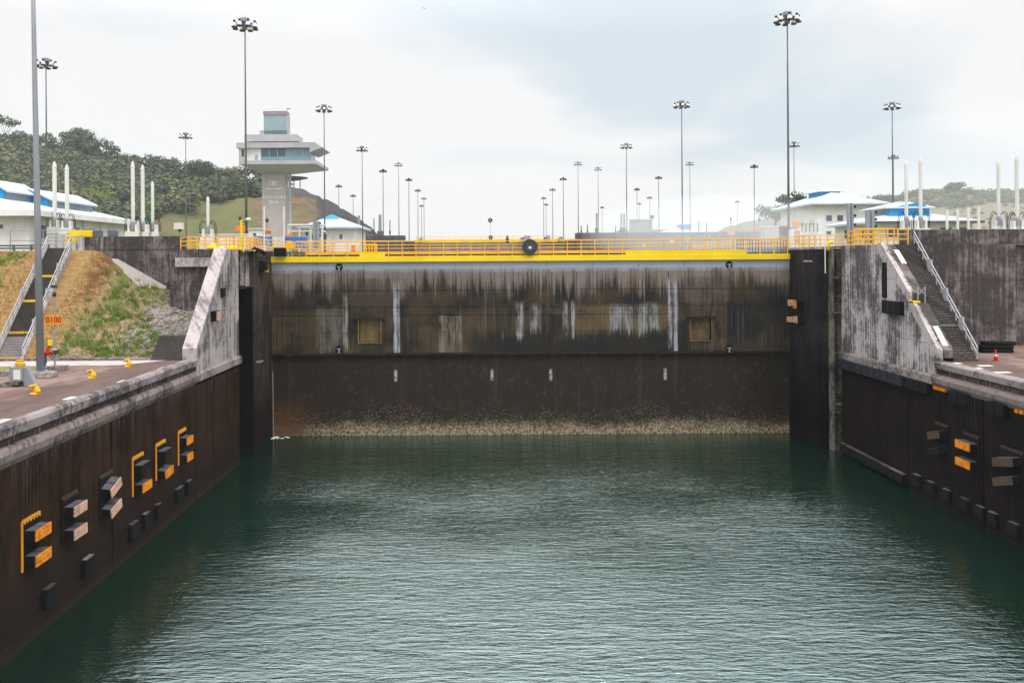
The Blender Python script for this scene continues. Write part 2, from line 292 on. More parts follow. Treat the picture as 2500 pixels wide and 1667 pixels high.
def gate_mat(lower=False):
    m = M('gate_lower_steel' if lower else 'gate_upper_steel'); s = m.sep(m.pos); x, z = s[0], s[2]
    fine = m.noise(m.pos, 2.4, 5, .65); big = m.noise(m.pos, .22, 4, .6)
    def stk(fx, fz, off): return m.noise(m.comb(m.mul(x, fx), off, m.mul(z, fz)), 1, 5, .65)
    s1, s2, s3, s4 = stk(1.1, .045, 0), stk(4.2, .07, 7), stk(.33, .08, 13), stk(1.9, .5, 21)
    if lower:
        c = m.mix(m.step(big, .35, .65), (.026, .018, .015), (.024, .019, .013))
        c = m.mix(m.step(s2, .5, .75, 0, .6), c, (.010, .009, .010))
        c = m.mix(m.step(m.noise(m.pos, 1.3, 6, .75, .4), .52, .72, 0, .7), c, (.075, .052, .040)); c = m.mix(m.step(s1, .55, .7, 0, .5), c, (.055, .042, .032))
        # barnacles, thick at the waterline and thinning upwards
        sp = m.vor(m.pos, 6.5); sp2 = m.noise(m.pos, 5, 4, .75)
        lim = m.step(m.math('ADD', z, m.mul(m.math('SUBTRACT', big, .5), 6)), 5.2, 0.6, 0, 1)
        spk = m.mul(m.step(m.math('ADD', sp2, m.mul(lim, .30)), .69, .76), m.step(sp, .46, .22))
        c = m.mix(m.mul(spk, .75), c, (.22, .17, .11))
        band = m.step(m.math('ADD', z, m.math('ADD', m.mul(m.math('SUBTRACT', m.noise(m.pos, 1.1, 4, .7), .5), 2.0), m.mul(m.math('SUBTRACT', m.noise(m.sc(m.pos, (.12, 0, 0)), 1, 2), .5), 2.2))), 1.7, .3)
        c = m.mix(m.mul(band, m.step(x, -22, -14, .35, 1)), c, m.mix(m.step(sp2, .4, .6), (.075, .052, .034), (.36, .29, .185)))
        rust = m.mul(m.step(x, -17, -21), m.step(z, 5, 1)); c = m.mix(m.mul(rust, .6), c, (.12, .055, .02))
        for px_ in (907, 1128, 1263, 1526):
            xx = (px_*1.063-1175)/22.93
            g = m.mul(m.step(m.math('ABSOLUTE', m.math('SUBTRACT', x, xx)), .22, .08), m.mul(m.step(z, 5.6, 5.9), m.step(z, 7.1, 6.7)))
            c = m.mix(m.mul(g, m.step(fine, .35, .55)), c, (.35, .33, .29))
        m.bump(m.math('ADD', fine, m.mul(spk, 1.5)), .6, .05)
        return m.done(c, .7, 0, .1)
    grime = m.mix(m.step(big, .38, .62), (.014, .013, .012), (.055, .038, .021))
    grime = m.mix(m.step(s2, .48, .72, 0, .7), grime, (.018, .018, .019))
    brown = m.mix(s2, (.23, .18, .155), (.14, .115, .10))
    blue = m.mix(m.step(s3, .35, .65), (.25, .29, .33), (.30, .31, .34))
    sj = m.math('ADD', m.mul(m.math('SUBTRACT', s1, .5), 7.0), m.math('ADD', m.mul(m.math('SUBTRACT', s2, .5), 6.5), m.math('ADD', m.mul(m.math('SUBTRACT', s3, .5), 5.0), m.mul(m.math('SUBTRACT', s4, .5), 3.0))))
    c = m.mix(m.step(m.math('ADD', z, sj), 17.3, 14.9), brown, grime)      # ragged lower edge of the paler brown
    # long pale run-offs below
    run = m.mul(m.step(s2, .56, .70), m.mul(m.step(m.math('ADD', z, m.mul(sj, .9)), 9.0, 13.5), m.step(s3, .38, .6)))
    c = m.mix(m.mul(run, .75), c, (.30, .25, .20))
    c = m.mix(m.mul(m.step(s4, .62, .74), .5), c, (.15, .12, .10))
    c = m.mix(m.mul(m.step(s1, .56, .66), m.step(z, 15.5, 12.5, 0, .6)), c, (.012, .012, .013))
    olive = m.mul(m.step(m.noise(m.sc(m.pos, (.16, 1, .3), (3, 0, 8)), 1, 2), .48, .6), m.step(z, 14.0, 12.5))
    c = m.mix(m.mul(olive, .4), c, (.11, .075, .038))
    pan = m.mul(m.mul(m.step(x, 7.5, 10.5), m.step(x, 21, 19)), m.mul(m.step(m.math('ADD', z, m.mul(sj, .1)), 10.2, 11.4), m.step(z, 13.9, 13.6)))
    c = m.mix(m.mul(pan, m.step(big, .3, .55, .15, .7)), c, (.13, .088, .042))
    low_ = m.mul(m.mul(m.step(x, -2.5, 0), m.step(x, 24, 19)), m.step(m.math('ADD', z, m.mul(sj, .45)), 11.4, 9.8))
    c = m.mix(m.mul(low_, .85), c, (.014, .013, .013))
    def drips(c, zs, ln, cc, thr, off, fx, k=.8):
        a = m.noise(m.comb(m.mul(x, fx), off, 0), 1, 4, .7); b = m.noise(m.comb(m.mul(x, fx*.8), off+5, 0), 1, 3, .6)
        return m.mix(m.mul(m.mul(m.step(a, thr, thr+.09), k), m.mul(m.step(m.math('ADD', z, m.mul(b, ln)), zs-ln*.35, zs+ln*.1), m.step(z, zs+.05, zs-.12))), c, cc)
    c = drips(c, 17.3, 5.5, (.016, .016, .017), .54, 31, 2.6, .9); c = drips(c, 16.6, 9.0, (.02, .018, .017), .58, 37, 4.8, .85)
    c = drips(c, 17.4, 7.0, (.30, .235, .20), .60, 51, 3.4, .6); c = drips(c, 13.9, 4.6, (.34, .32, .31), .60, 43, 5.5, .75)
    c = drips(c, 13.9, 5.5, (.010, .010, .011), .53, 47, 2.2, .8); c = drips(c, 11.2, 3.0, (.012, .011, .011), .50, 57, 3.0, .75)
    def patch(c, x0, x1, z0, z1, cc, k=.8, sx=.15, sz=.4, rag=.8):
        f = m.mul(m.mul(m.step(x, x0-sx, x0+sx), m.step(x, x1+sx, x1-sx)),
                  m.mul(m.step(m.math('ADD', z, m.mul(sj, .5*rag)), z0-sz, z0+sz), m.step(m.math('ADD', z, m.mul(sj, .15*rag)), z1+sz, z1-sz)))
        return m.mix(m.mul(m.mul(f, k), m.step(m.math('ADD', m.mul(s4, .6), m.mul(s2, .7)), .52, .78)), c, cc)
    PB = (.28, .31, .35)
    c = patch(c, 13.6, 16.0, 10.9, 13.6, PB); c = patch(c, 16.6, 18.8, 11.0, 13.8, (.3, .33, .34))
    c = patch(c, 19.8, 20.8, 9.2, 16.5, (.36, .36, .40), .95); c = patch(c, -9.4, -8.7, 9.0, 16.3, (.34, .35, .38), .95, .08)
    c = patch(c, 3.6, 4.4, 10.0, 13.9, (.38, .36, .36), .9, .08); c = patch(c, 5.2, 6.2, 10.8, 13.7, (.32, .31, .31), .8)
    c = patch(c, 8.6, 9.1, 10.2, 14.0, (.38, .37, .39), .95, .06); c = patch(c, 9.5, 9.9, 10.2, 14.0, (.36, .36, .38), .95, .06)
    c = patch(c, -4.6, -2.1, 8.9, 12.7, (.22, .19, .15), .7, .1, .1, .2); c = patch(c, -17.6, -14.6, 9.2, 13.6, (.2, .19, .17), .5)
    c = patch(c, -14.7, -14.2, 9.0, 15.0, (.3, .3, .29), .8, .06)
    c = patch(c, 22.0, 26.0, 8.9, 15.7, (.11, .07, .05), .75, .3); c = patch(c, 28.0, 33.0, 8.8, 16, (.02, .02, .021), .8, 1.0)
    c = patch(c, -14.0, -9.6, 13.6, 16.7, (.05, .038, .032), .9, .1, .2, .3); c = patch(c, 19.0+2.2, 26.3, 14.0, 16.7, (.085, .07, .062), .95, .1, .2, .3)
    top = m.step(m.math('ADD', z, m.mul(sj, .10)), 17.25, 17.75); c = m.mix(top, c, blue)
    # weld seams: vertical every ~4.9 m, horizontal 3.2 m
    fr = m.math('FRACT', m.math('DIVIDE', m.math('ADD', x, 22.3), 4.87)); ln = m.math('LESS_THAN', fr, .014)
    fz = m.math('FRACT', m.math('DIVIDE', m.math('SUBTRACT', z, 8.75), 2.2)); ln = m.math('MAXIMUM', ln, m.math('LESS_THAN', fz, .025))
    c = m.mix(m.mul(ln, m.step(fine, .35, .65, .1, .7)), c, (.02, .017, .016))
    m.bump(m.math('ADD', fine, m.mul(s2, .5)), .35, .04)
    return m.done(c, .7, 0, .15)
MT['gate_up'], MT['gate_low'] = gate_mat(), gate_mat(True)

# ------------------------------------------------------------------ mesh helpers
def wloc(o):
    v = Vector((0, 0, 0))
    while o: v = v+o.location; o = o.parent
    return v
class MB:
    def __init__(s): s.v = []; s.f = []
    def add(s, vs, fs):
        b = len(s.v); s.v += [tuple(v) for v in vs]; s.f += [tuple(b+i for i in f) for f in fs]; return s
    def box(s, x0, x1, y0, y1, z0, z1):
        v = [(x, y, z) for z in (z0, z1) for y in (y0, y1) for x in (x0, x1)]
        return s.add(v, [(0, 2, 3, 1), (4, 5, 7, 6), (0, 1, 5, 4), (2, 6, 7, 3), (0, 4, 6, 2), (1, 3, 7, 5)])
    def bar(s, a, b, w, h=None, up=(0, 0, 1)):
        a, b = Vector(a), Vector(b); h = h or w; d = (b-a).normalized(); u = Vector(up)
        if abs(d.dot(u)) > .98: u = Vector((0, 1, 0))
        r = d.cross(u).normalized(); u = r.cross(d)
        v = [p+r*(i*w/2)+u*(j*h/2) for p in (a, b) for i, j in ((-1, -1), (1, -1), (1, 1), (-1, 1))]
        return s.add(v, [(0, 1, 2, 3), (4, 7, 6, 5), (0, 4, 5, 1), (1, 5, 6, 2), (2, 6, 7, 3), (3, 7, 4, 0)])
    def tube(s, pts, r0, r1=None, n=8):
        pts = [Vector(p) for p in pts]; r1 = r0 if r1 is None else r1; N = len(pts); vs = []; u0 = None
        for i, p in enumerate(pts):
            d = (pts[min(i+1, N-1)]-pts[max(i-1, 0)]).normalized()
            if u0 is None: u0 = Vector((0, 0, 1)) if abs(d.z) < .9 else Vector((1, 0, 0))
            a = d.cross(u0).normalized(); b = a.cross(d).normalized(); u0 = b
            r = r0+(r1-r0)*i/max(1, N-1)
            vs += [p+a*(r*cos(2*pi*k/n))+b*(r*sin(2*pi*k/n)) for k in range(n)]
        fs = [(i*n+k, i*n+(k+1) % n, (i+1)*n+(k+1) % n, (i+1)*n+k) for i in range(N-1) for k in range(n)]
        fs += [tuple(range(n))[::-1], tuple((N-1)*n+k for k in range(n))]
        return s.add(vs, fs)
    def lathe(s, prof, c=(0, 0, 0), n=16):
        c = Vector(c); N = len(prof)
        vs = [c+Vector((r*cos(2*pi*k/n), r*sin(2*pi*k/n), z)) for r, z in prof for k in range(n)]
        fs = [(i*n+k, i*n+(k+1) % n, (i+1)*n+(k+1) % n, (i+1)*n+k) for i in range(N-1) for k in range(n)]
        fs += [tuple(range(n))[::-1], tuple((N-1)*n+k for k in range(n))]
        return s.add(vs, fs)
    def prism(s, poly, axis, a, b):
        """poly in the two other axes (x: (y,z), y: (x,z), z: (x,y)) extruded from a to b"""
        def mk(p, t): return (t, p[0], p[1]) if axis == 'x' else (p[0], t, p[1]) if axis == 'y' else (p[0], p[1], t)
        n = len(poly); vs = [mk(p, a) for p in poly]+[mk(p, b) for p in poly]
        return s.add(vs, [tuple(range(n))[::-1], tuple(range(n, 2*n))]+[(i, (i+1) % n, n+(i+1) % n, n+i) for i in range(n)])
    def build(s, name, mat, parent=None, smooth=False, bevel=0, loc=None):
        o0 = wloc(parent) if parent else Vector(loc or (0, 0, 0))
        me = bpy.data.meshes.new(name); me.from_pydata([Vector(v)-o0 for v in s.v], [], s.f); me.update()
        import bmesh
        b = bmesh.new(); b.from_mesh(me); bmesh.ops.recalc_face_normals(b, faces=b.faces); b.to_mesh(me); b.free()
        if smooth:
            for p in me.polygons: p.use_smooth = True
        for m_ in (mat if isinstance(mat, (list, tuple)) else [mat]): me.materials.append(m_)
        o = bpy.data.objects.new(name, me); col.objects.link(o)
        if parent: o.parent = parent
        elif loc: o.location = loc
        if bevel:
            bv = o.modifiers.new('bevel', 'BEVEL'); bv.width = bevel; bv.segments = 2; bv.limit_method = 'ANGLE'
        return o
def tag(o, label=None, cat=None, group=None, kind=None):
    for k, v in (('label', label), ('category', cat), ('group', group), ('kind', kind)):
        if v: o[k] = v
    return o
def thing(name, loc, label, cat, group=None):
    o = bpy.data.objects.new(name, None); col.objects.link(o); o.location = loc; o.empty_display_size = .3
    return tag(o, label, cat, group)
def copy_tree(o, parent=None):
    c = o.copy(); col.objects.link(c); c.parent = parent
    for ch in list(o.children): copy_tree(ch, c)
    return c
def text(name, body, size, loc, parent, mat, rotz=0, depth=.02, align='CENTER'):
    cu = bpy.data.curves.new(name, 'FONT'); cu.body = body; cu.size = size; cu.extrude = depth; cu.align_x = align; cu.align_y = 'CENTER'
    cu.materials.append(mat); o = bpy.data.objects.new(name, cu); col.objects.link(o)
    bpy.context.view_layer.update(); me = bpy.data.meshes.new_from_object(o.evaluated_get(bpy.context.evaluated_depsgraph_get())); me.name = name
    bpy.data.objects.remove(o); o = bpy.data.objects.new(name, me); col.objects.link(o)
    o.rotation_euler = (R(90), 0, rotz); o.parent = parent; o.location = Vector(loc)-wloc(parent)
    return o
ORD = ['nearest', 'second nearest', 'third nearest', 'fourth nearest', 'fifth nearest', 'sixth nearest', 'seventh nearest', 'eighth nearest', 'ninth nearest', 'farthest']

def railing(name, label, cat, pts, mat, h=1.1, rails=(1.1, .6), step=1.5, r=.035, group=None, parent=None, toe=0):
    pts = [Vector(p) for p in pts]
    root = parent or thing(name, pts[0], label, cat, group)
    for k in rails:
        MB().tube([p+Vector((0, 0, k)) for p in pts], r, n=6).build('rail', mat, root)
    if toe:
        mb = MB()
        for a, b in zip(pts, pts[1:]): mb.bar(a+Vector((0, 0, toe/2)), b+Vector((0, 0, toe/2)), .03, toe)
        mb.build('toe_board', mat, root)
    for a, b in zip(pts, pts[1:]):
        n = max(1, round((b-a).length/step))
        for i in range(n+(b is pts[-1])):
            p = a+(b-a)*i/n
            MB().bar(p, p+Vector((0, 0, h)), r*1.9).build('post', mat, root)
    return root
# ================================================================== SETTING
XL, XR, YG, ZU, ZL = -22.4, 34.4, 92.7, 19.75, 11.05      # chamber wall faces, gate plane, upper and lower ground
MB().add([(-22.6, -60, 0), (34.6, -60, 0), (34.6, YG+1, 0), (-22.6, YG+1, 0)], [(0, 1, 2, 3)]).build('water', MT['water'])
tag(bpy.data.objects['water'], kind='structure')
for nm, z, y0, y1 in (('upper_chamber_water', 15.0, 100, 322),):
    tag(MB().add([(-22.6, y0, z), (34.6, y0, z), (34.6, y1, z), (-22.6, y1, z)], [(0, 1, 2, 3)]).build(nm, MT['water']), kind='structure')
def quad(mb, x0, x1, y0, y1, z): return mb.add([(x0, y0, z), (x1, y0, z), (x1, y1, z), (x0, y1, z)], [(0, 1, 2, 3)])
g = MB()
quad(g, -2500, -22.9, 80.6, 2500, ZU-.02); quad(g, 35.2, 2500, 77.6, 2500, ZU-.02); quad(g, -22.9, 35.2, 330, 2500, ZU-.02)
quad(g, -2500, -75, -60, 80.6, ZU-.02)
tag(g.build('ground', MT['hill']), kind='structure')
d = MB(); quad(d, -76, -23.0, -60, 68.3, ZL-.06); tag(d.build('lock_side_pavement', MT['deck']), kind='structure')
d = MB(); quad(d, 35.0, 200, -60, 77.2, 10.75); tag(d.build('lock_side_pavement', MT['deck']), kind='structure')
# paler service path behind the pavement and a strip of lawn in front of it
MT['path'] = streaked('pale_path', ((.46, .41, .39), (.38, .34, .32)), ((.28, .22, .19), (.34, .29, .27)), (.3, .5), .8, 1)
d = MB(); d.add([(-60, 64.6, ZL-.052), (-36.5, 64.6, ZL-.052), (-27, 64.9, ZL-.052), (-24.6, 67.9, ZL-.052), (-60, 67.9, ZL-.052)], [(0, 1, 2, 3, 4)])
tag(d.build('path', MT['path']), kind='structure')
d = MB(); quad(d, -60, -32.0, 59.6, 64.2, ZL-.044); tag(d.build('lawn', MT['lawn']), kind='structure')

# grass embankment left of the chamber: a height field that falls away and erodes beside the retaining wall
def bank_top(x):
    pts = [(-80, 19.7), (-35.6, 19.7), (-34.2, 19.2), (-32.6, 17.8), (-30.5, 16.6), (-28.5, 15.9), (-26.5, 15.4), (-23, 15.2)]
    for (x0, z0), (x1, z1) in zip(pts, pts[1:]):
        if x <= x1: return z0+(z1-z0)*(x-x0)/(x1-x0)
    return pts[-1][1]
def bank_z(x, y):
    t = max(0, min(1, (y-68.3)/11.4)); zt = bank_top(x)
    e = t if x < -35.5 else t**(1+.25*min(1, (x+35.5)/6))
    z = ZL+.04+(zt-ZL)*e
    k = max(0, min(1, (x+36)/4)); k2 = min(1, t*5)*min(1, (1-t)*6+.2)
    z += k2*(.10+.35*k)*mnoise.noise(Vector((x*.55, y*.55, 3))) + k2*.08*mnoise.noise(Vector((x*2.3, y*2.3, 9)))
    if x > -36: # gully at the eroded corner
        z -= .9*k2*math.exp(-((x+34.1-(y-76)*.05)/.7)**2)*max(0, (t-.45)/.55)
    return z
nx, ny = 210, 64; mb = MB(); vs = []
for j in range(ny+1):
    for i in range(nx+1):
        x = -76+53*(1-(1-i/nx)**1.6); y = 68.3+(80.55-68.3)*j/ny; vs.append((x, y, bank_z(x, y)))
fs = [(j*(nx+1)+i, j*(nx+1)+i+1, (j+1)*(nx+1)+i+1, (j+1)*(nx+1)+i) for j in range(ny) for i in range(nx)]
def bank_mat():
    m = M('embankment_soil_and_grass'); s = m.sep(m.pos); x, z = s[0], s[2]
    n = m.noise(m.pos, 1.4, 6, .68, .4); n2 = m.noise(m.sc(m.pos, (1, 1, 1), (9, 3, 2)), .6, 5, .62); n3 = m.noise(m.pos, 8, 4, .7)
    line = m.noise(m.sc(m.pos, (.6, 1, 3.2)), 2.2, 4, .7)
    c = m.mix(m.step(n, .35, .62), (.40, .235, .095), (.31, .20, .08))
    c = m.mix(m.mul(m.step(line, .42, .62), .5), c, (.17, .105, .05))
    right = m.step(m.math('ADD', x, m.mul(m.math('SUBTRACT', n2, .5), 5)), -34.6, -32.6)
    c2 = m.mix(m.step(n2, .40, .58), (.30, .22, .14), (.16, .17, .05))
    c2 = m.mix(m.step(n, .52, .66), c2, (.36, .29, .23))
    c = m.mix(right, c, c2)
    red = m.mul(m.step(m.math('ABSOLUTE', m.math('ADD', x, 34.2)), 1.1, .4), m.step(z, 14.5, 16.5))
    c = m.mix(m.mul(red, m.step(n, .35, .55)), c, m.mix(n3, (.22, .075, .04), (.12, .09, .03)))
    far = m.mul(m.step(x, -41.5, -43), m.step(n2, .45, .6)); c = m.mix(far, c, (.13, .17, .04))
    spoil = m.mul(m.step(x, -29.8, -28.6), m.step(m.math('ADD', z, n2), 16.3, 14.7)); c = m.mix(m.mul(spoil, m.step(z, 12.0, 13.2)), c, (.33, .29, .27))
    c = m.mix(m.step(n3, .4, .8, 0, .5), c, (.09, .065, .03))
    m.bump(m.math('ADD', n3, line), .9, .12)
    return m.done(c, .95, 0, .1)
tag(MB().add(vs, fs).build('grass_embankment', bank_mat(), smooth=True), kind='structure')

# ------------------------------------------------------------------ hills (height fields)
def interp(pts, x):
    if x <= pts[0][0]: return pts[0][1]
    for (x0, z0), (x1, z1) in zip(pts, pts[1:]):
        if x <= x1:
            t = (x-x0)/(x1-x0); t = t*t*(3-2*t); return z0+(z1-z0)*t
    return pts[-1][1]
LH = [(-520, 68), (-230, 65), (-193, 62.5), (-165, 57.5), (-144, 53), (-127, 50), (-101, 47.5), (-90, 45), (-84, 46.5), (-76, 47.5), (-70, 45.5), (-65, 42), (-60, 39), (-56.5, 37), (-53.5, 30), (-50.5, 26.5), (-47, 19.5)]
def left_hill(x, y):
    top = interp(LH, x)-19.5
    a = 175+max(0, (x+150))*.55; t = (y-a)/(350-a); t = max(0, min(1, t)); t = t*t*(3-2*t)
    b = max(0, min(1, (620-y)/200)) if y > 420 else 1
    z = 19.5+top*t*b
    z += min(1, t*4)*(2.2*mnoise.noise(Vector((x*.025, y*.03, 1)))+.7*mnoise.noise(Vector((x*.1, y*.1, 4))))*min(1, top/12)
    if x > -112: z += min(1, t*3)*min(1, max(0, top)/14)*min(1, (x+112)/12)*(1.6*mnoise.noise(Vector((x*.13, y*.05, 7)))+1.3*abs(mnoise.noise(Vector((x*.33, y*.2, 2))))-.5)
    return z
def field(name, fn, x0, x1, y0, y1, nx, ny, mat):
    vs = [(x0+(x1-x0)*i/nx, y0+(y1-y0)*j/ny, fn(x0+(x1-x0)*i/nx, y0+(y1-y0)*j/ny)) for j in range(ny+1) for i in range(nx+1)]
    fs = [(j*(nx+1)+i, j*(nx+1)+i+1, (j+1)*(nx+1)+i+1, (j+1)*(nx+1)+i) for j in range(ny) for i in range(nx)]
    return tag(MB().add(vs, fs).build(name, mat, smooth=True), kind='structure')
def lh_mat():
    m = M('left_hill_ground'); s = m.sep(m.pos); x, y, z = s
    n = m.noise(m.pos, .09, 5, .6, .3); n2 = m.noise(m.sc(m.pos, (1, 1, 4)), .12, 5, .6); n3 = m.noise(m.pos, .8, 5, .7)
    c = m.mix(m.step(n, .35, .62), (.12, .145, .045), (.15, .15, .06))
    c = m.mix(m.mul(m.step(n2, .55, .66), .8), c, (.24, .13, .075))
    steep = m.step(m.sep(m.geo.outputs['Normal'])[2], .80, .6)
    # bare terraces and dark rock face at the right end of the hill
    bare = m.mul(m.step(m.math('ADD', x, m.mul(y, .30)), 8, 14), m.step(y, 235, 260))
    ter = m.mix(m.step(n2, .52, .66), m.mix(m.step(m.noise(m.sc(m.pos, (.3, .3, 3)), .35, 3), .4, .6), (.21, .14, .08), (.14, .095, .06)), (.13, .15, .06))
    zz = m.math('ADD', z, m.mul(n, 4)); ter = m.mix(m.step(zz, 43.5, 44.5), ter, (.085, .075, .08))
    rockx = m.step(m.math('ADD', m.math('ADD', x, m.mul(y, .189)), m.mul(n, 6)), 1.5, 4.5)
    ter = m.mix(rockx, ter, m.mix(m.step(n3, .4, .6), (.055, .048, .055), (.10, .09, .09)))
    c = m.mix(bare, c, ter)
    c = m.mix(m.step(n3, .45, .8, 0, .45), c, (.05, .045, .03))
    m.bump(n3, 1, 1.2)
    return m.done(c, .95, 0, .1)
field('left_hill', left_hill, -520, -48, 172, 640, 380, 150, lh_mat())
RH = [(118, 19.5), (160, 30), (185, 42), (215, 47), (300, 48.5), (620, 50)]
def right_hill(x, y):
    top = interp(RH, x)-19.5; t = max(0, min(1, (y-215)/(430-215))); t = t*t*(3-2*t)
    return 19.5+top*t+min(1, t*4)*(2.0*mnoise.noise(Vector((x*.03, y*.03, 11)))+.6*mnoise.noise(Vector((x*.11, y*.11, 4))))
field('right_hill', right_hill, 110, 620, 210, 640, 120, 90, MT['hill_right'])

# ================================================================== LOCK WALLS
def loft(mb, prof, y0, y1, step, jit, seed=1, keep=()):
    """extrude a profile along Y in short lengths whose outer points wander a little"""
    n = max(1, int((y1-y0)/step)); L = len(prof); vs = []
    for i in range(n+1):
        y = y0+(y1-y0)*i/n
        for k, (a, b) in enumerate(prof):
            j = 0 if k in keep else jit
            q = mnoise.noise(Vector((y*1.3, k*3.1, seed)))+.7*mnoise.noise(Vector((y*4.1, k*1.7, seed+5)))
            vs.append((a+j*q, y, b+j*.7*mnoise.noise(Vector((y*2.2, k*2.3, seed+9)))))
    f = [(i*L+k, i*L+(k+1) % L, (i+1)*L+(k+1) % L, (i+1)*L+k) for i in range(n) for k in range(L)]+[tuple(range(L)), tuple(n*L+k for k in range(L))[::-1]]
    return mb.add(vs, f)
def wall_profile(side):
    """coping beam, shadow gap, battered ledge and the face below it; side -1 left, +1 right"""
    x = XL if side < 0 else XR; s = 1 if side < 0 else -1
    zc = ZL if side < 0 else 10.78
    return x, s, zc
for side in (-1, 1):
    x, s, zc = wall_profile(side)
    y1 = 80.3 if side < 0 else 83.3; back = x-s*6.0
    nm = 'brown wet concrete chamber wall with orange framed fenders on the left' if side < 0 else 'nearly black wet concrete chamber wall below the deck on the right'
    root = thing('lock_wall', (x, 40, 0), nm, 'lock wall')
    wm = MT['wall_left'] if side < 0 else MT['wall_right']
    mb = MB(); edges = ([-60, 52.6, 68.0, 72.6, y1] if side < 0 else [-60, 59.8, 70.3, y1])
    for a, b in zip(edges, edges[1:]):     # wall bays with recessed joints between them
        mb.box(min(x, back), max(x, back), a+(.09 if a > -60 else 0), b-(.09 if b < y1 else 0), -2, zc-1.35)
    mb.box(min(x-s*.25, back), max(x-s*.25, back), -59.9, y1-.1, -1.9, zc-1.37)
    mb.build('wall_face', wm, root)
    # string of shallow horizontal ribs in the lowest metres
    mb = MB(); rib_z = (.45, .95, 1.45, 1.95) if side < 0 else (.35,)
    for k in rib_z: mb.box(min(x, x+s*.05), max(x, x+s*.05), -60, y1-.3, k, k+.09)
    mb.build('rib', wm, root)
    # ledge: battered
    zt, zb = zc-.95, zc-1.95
    prof = [(back, zt), (x+s*.30, zt-.02), (x+s*.42, zt-.28), (x+s*.36, zt-.62), (x, zb), (x, zc-1.36), (back, zc-1.36)]
    ye = 68.2 if side < 0 else 66.0
    loft(MB(), prof, 26, ye, .22, .055, side, (0, 4, 5, 6)).build('ledge', MT['ledge'], root)
    prof = [(back+s*.1, zt-.1), (x+s*.10, zt-.1), (x+s*.30, zt-.25), (x+s*.30, zt-.8), (x, zt-.95), (back+s*.1, zt-.95)]
    MB().prism(prof, 'y', ye, y1-.02).build('lower_ledge', MT['coping'], root)
    # recess under the coping
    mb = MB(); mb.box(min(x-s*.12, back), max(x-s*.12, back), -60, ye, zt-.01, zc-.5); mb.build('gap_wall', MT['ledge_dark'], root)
    c = [(back, zc-.52), (x+s*.12, zc-.52), (x+s*.16, zc-.1), (x+s*.02, zc), (x-s*.55, zc+.02), (x-s*.56, zc-.06), (back, zc-.06)]
    if side < 0: c = [(back, zc-.52), (x+.12, zc-.52), (x+.16, zc-.08), (x+.02, zc+.06), (x-.55, zc+.05), (x-.6, zc-.07), (back, zc-.07)]
    loft(MB(), c, 26, ye-.02, .3, .028, side+3, (0, 4, 5, 6)).build('coping', MT['coping'], root)
    # steel comb of short hangers between coping and ledge
    rr = random.Random(3); mb = MB()
    y = 41.0
    while y < ye-1:
        if rr.random() < .6: mb.bar((x+s*.10, y, zc-.5-.3*rr.random()), (x+s*.10, y, zt+.06*rr.random()), .018); mb.bar((x+s*.10, y, zt+.02), (x+s*(.28+.12*rr.random()), y-.1, zt-.02), .02)
        y += .18+rr.random()*.45
    tag(mb.build('hanger_comb', MT['coping'], root), kind='stuff')

def pit(name, x0, x1, y0, y1, z0, z1, mat, label, cat='pier'):
    return tag(MB().box(x0, x1, y0, y1, z0, z1).build(name, mat), label, cat)

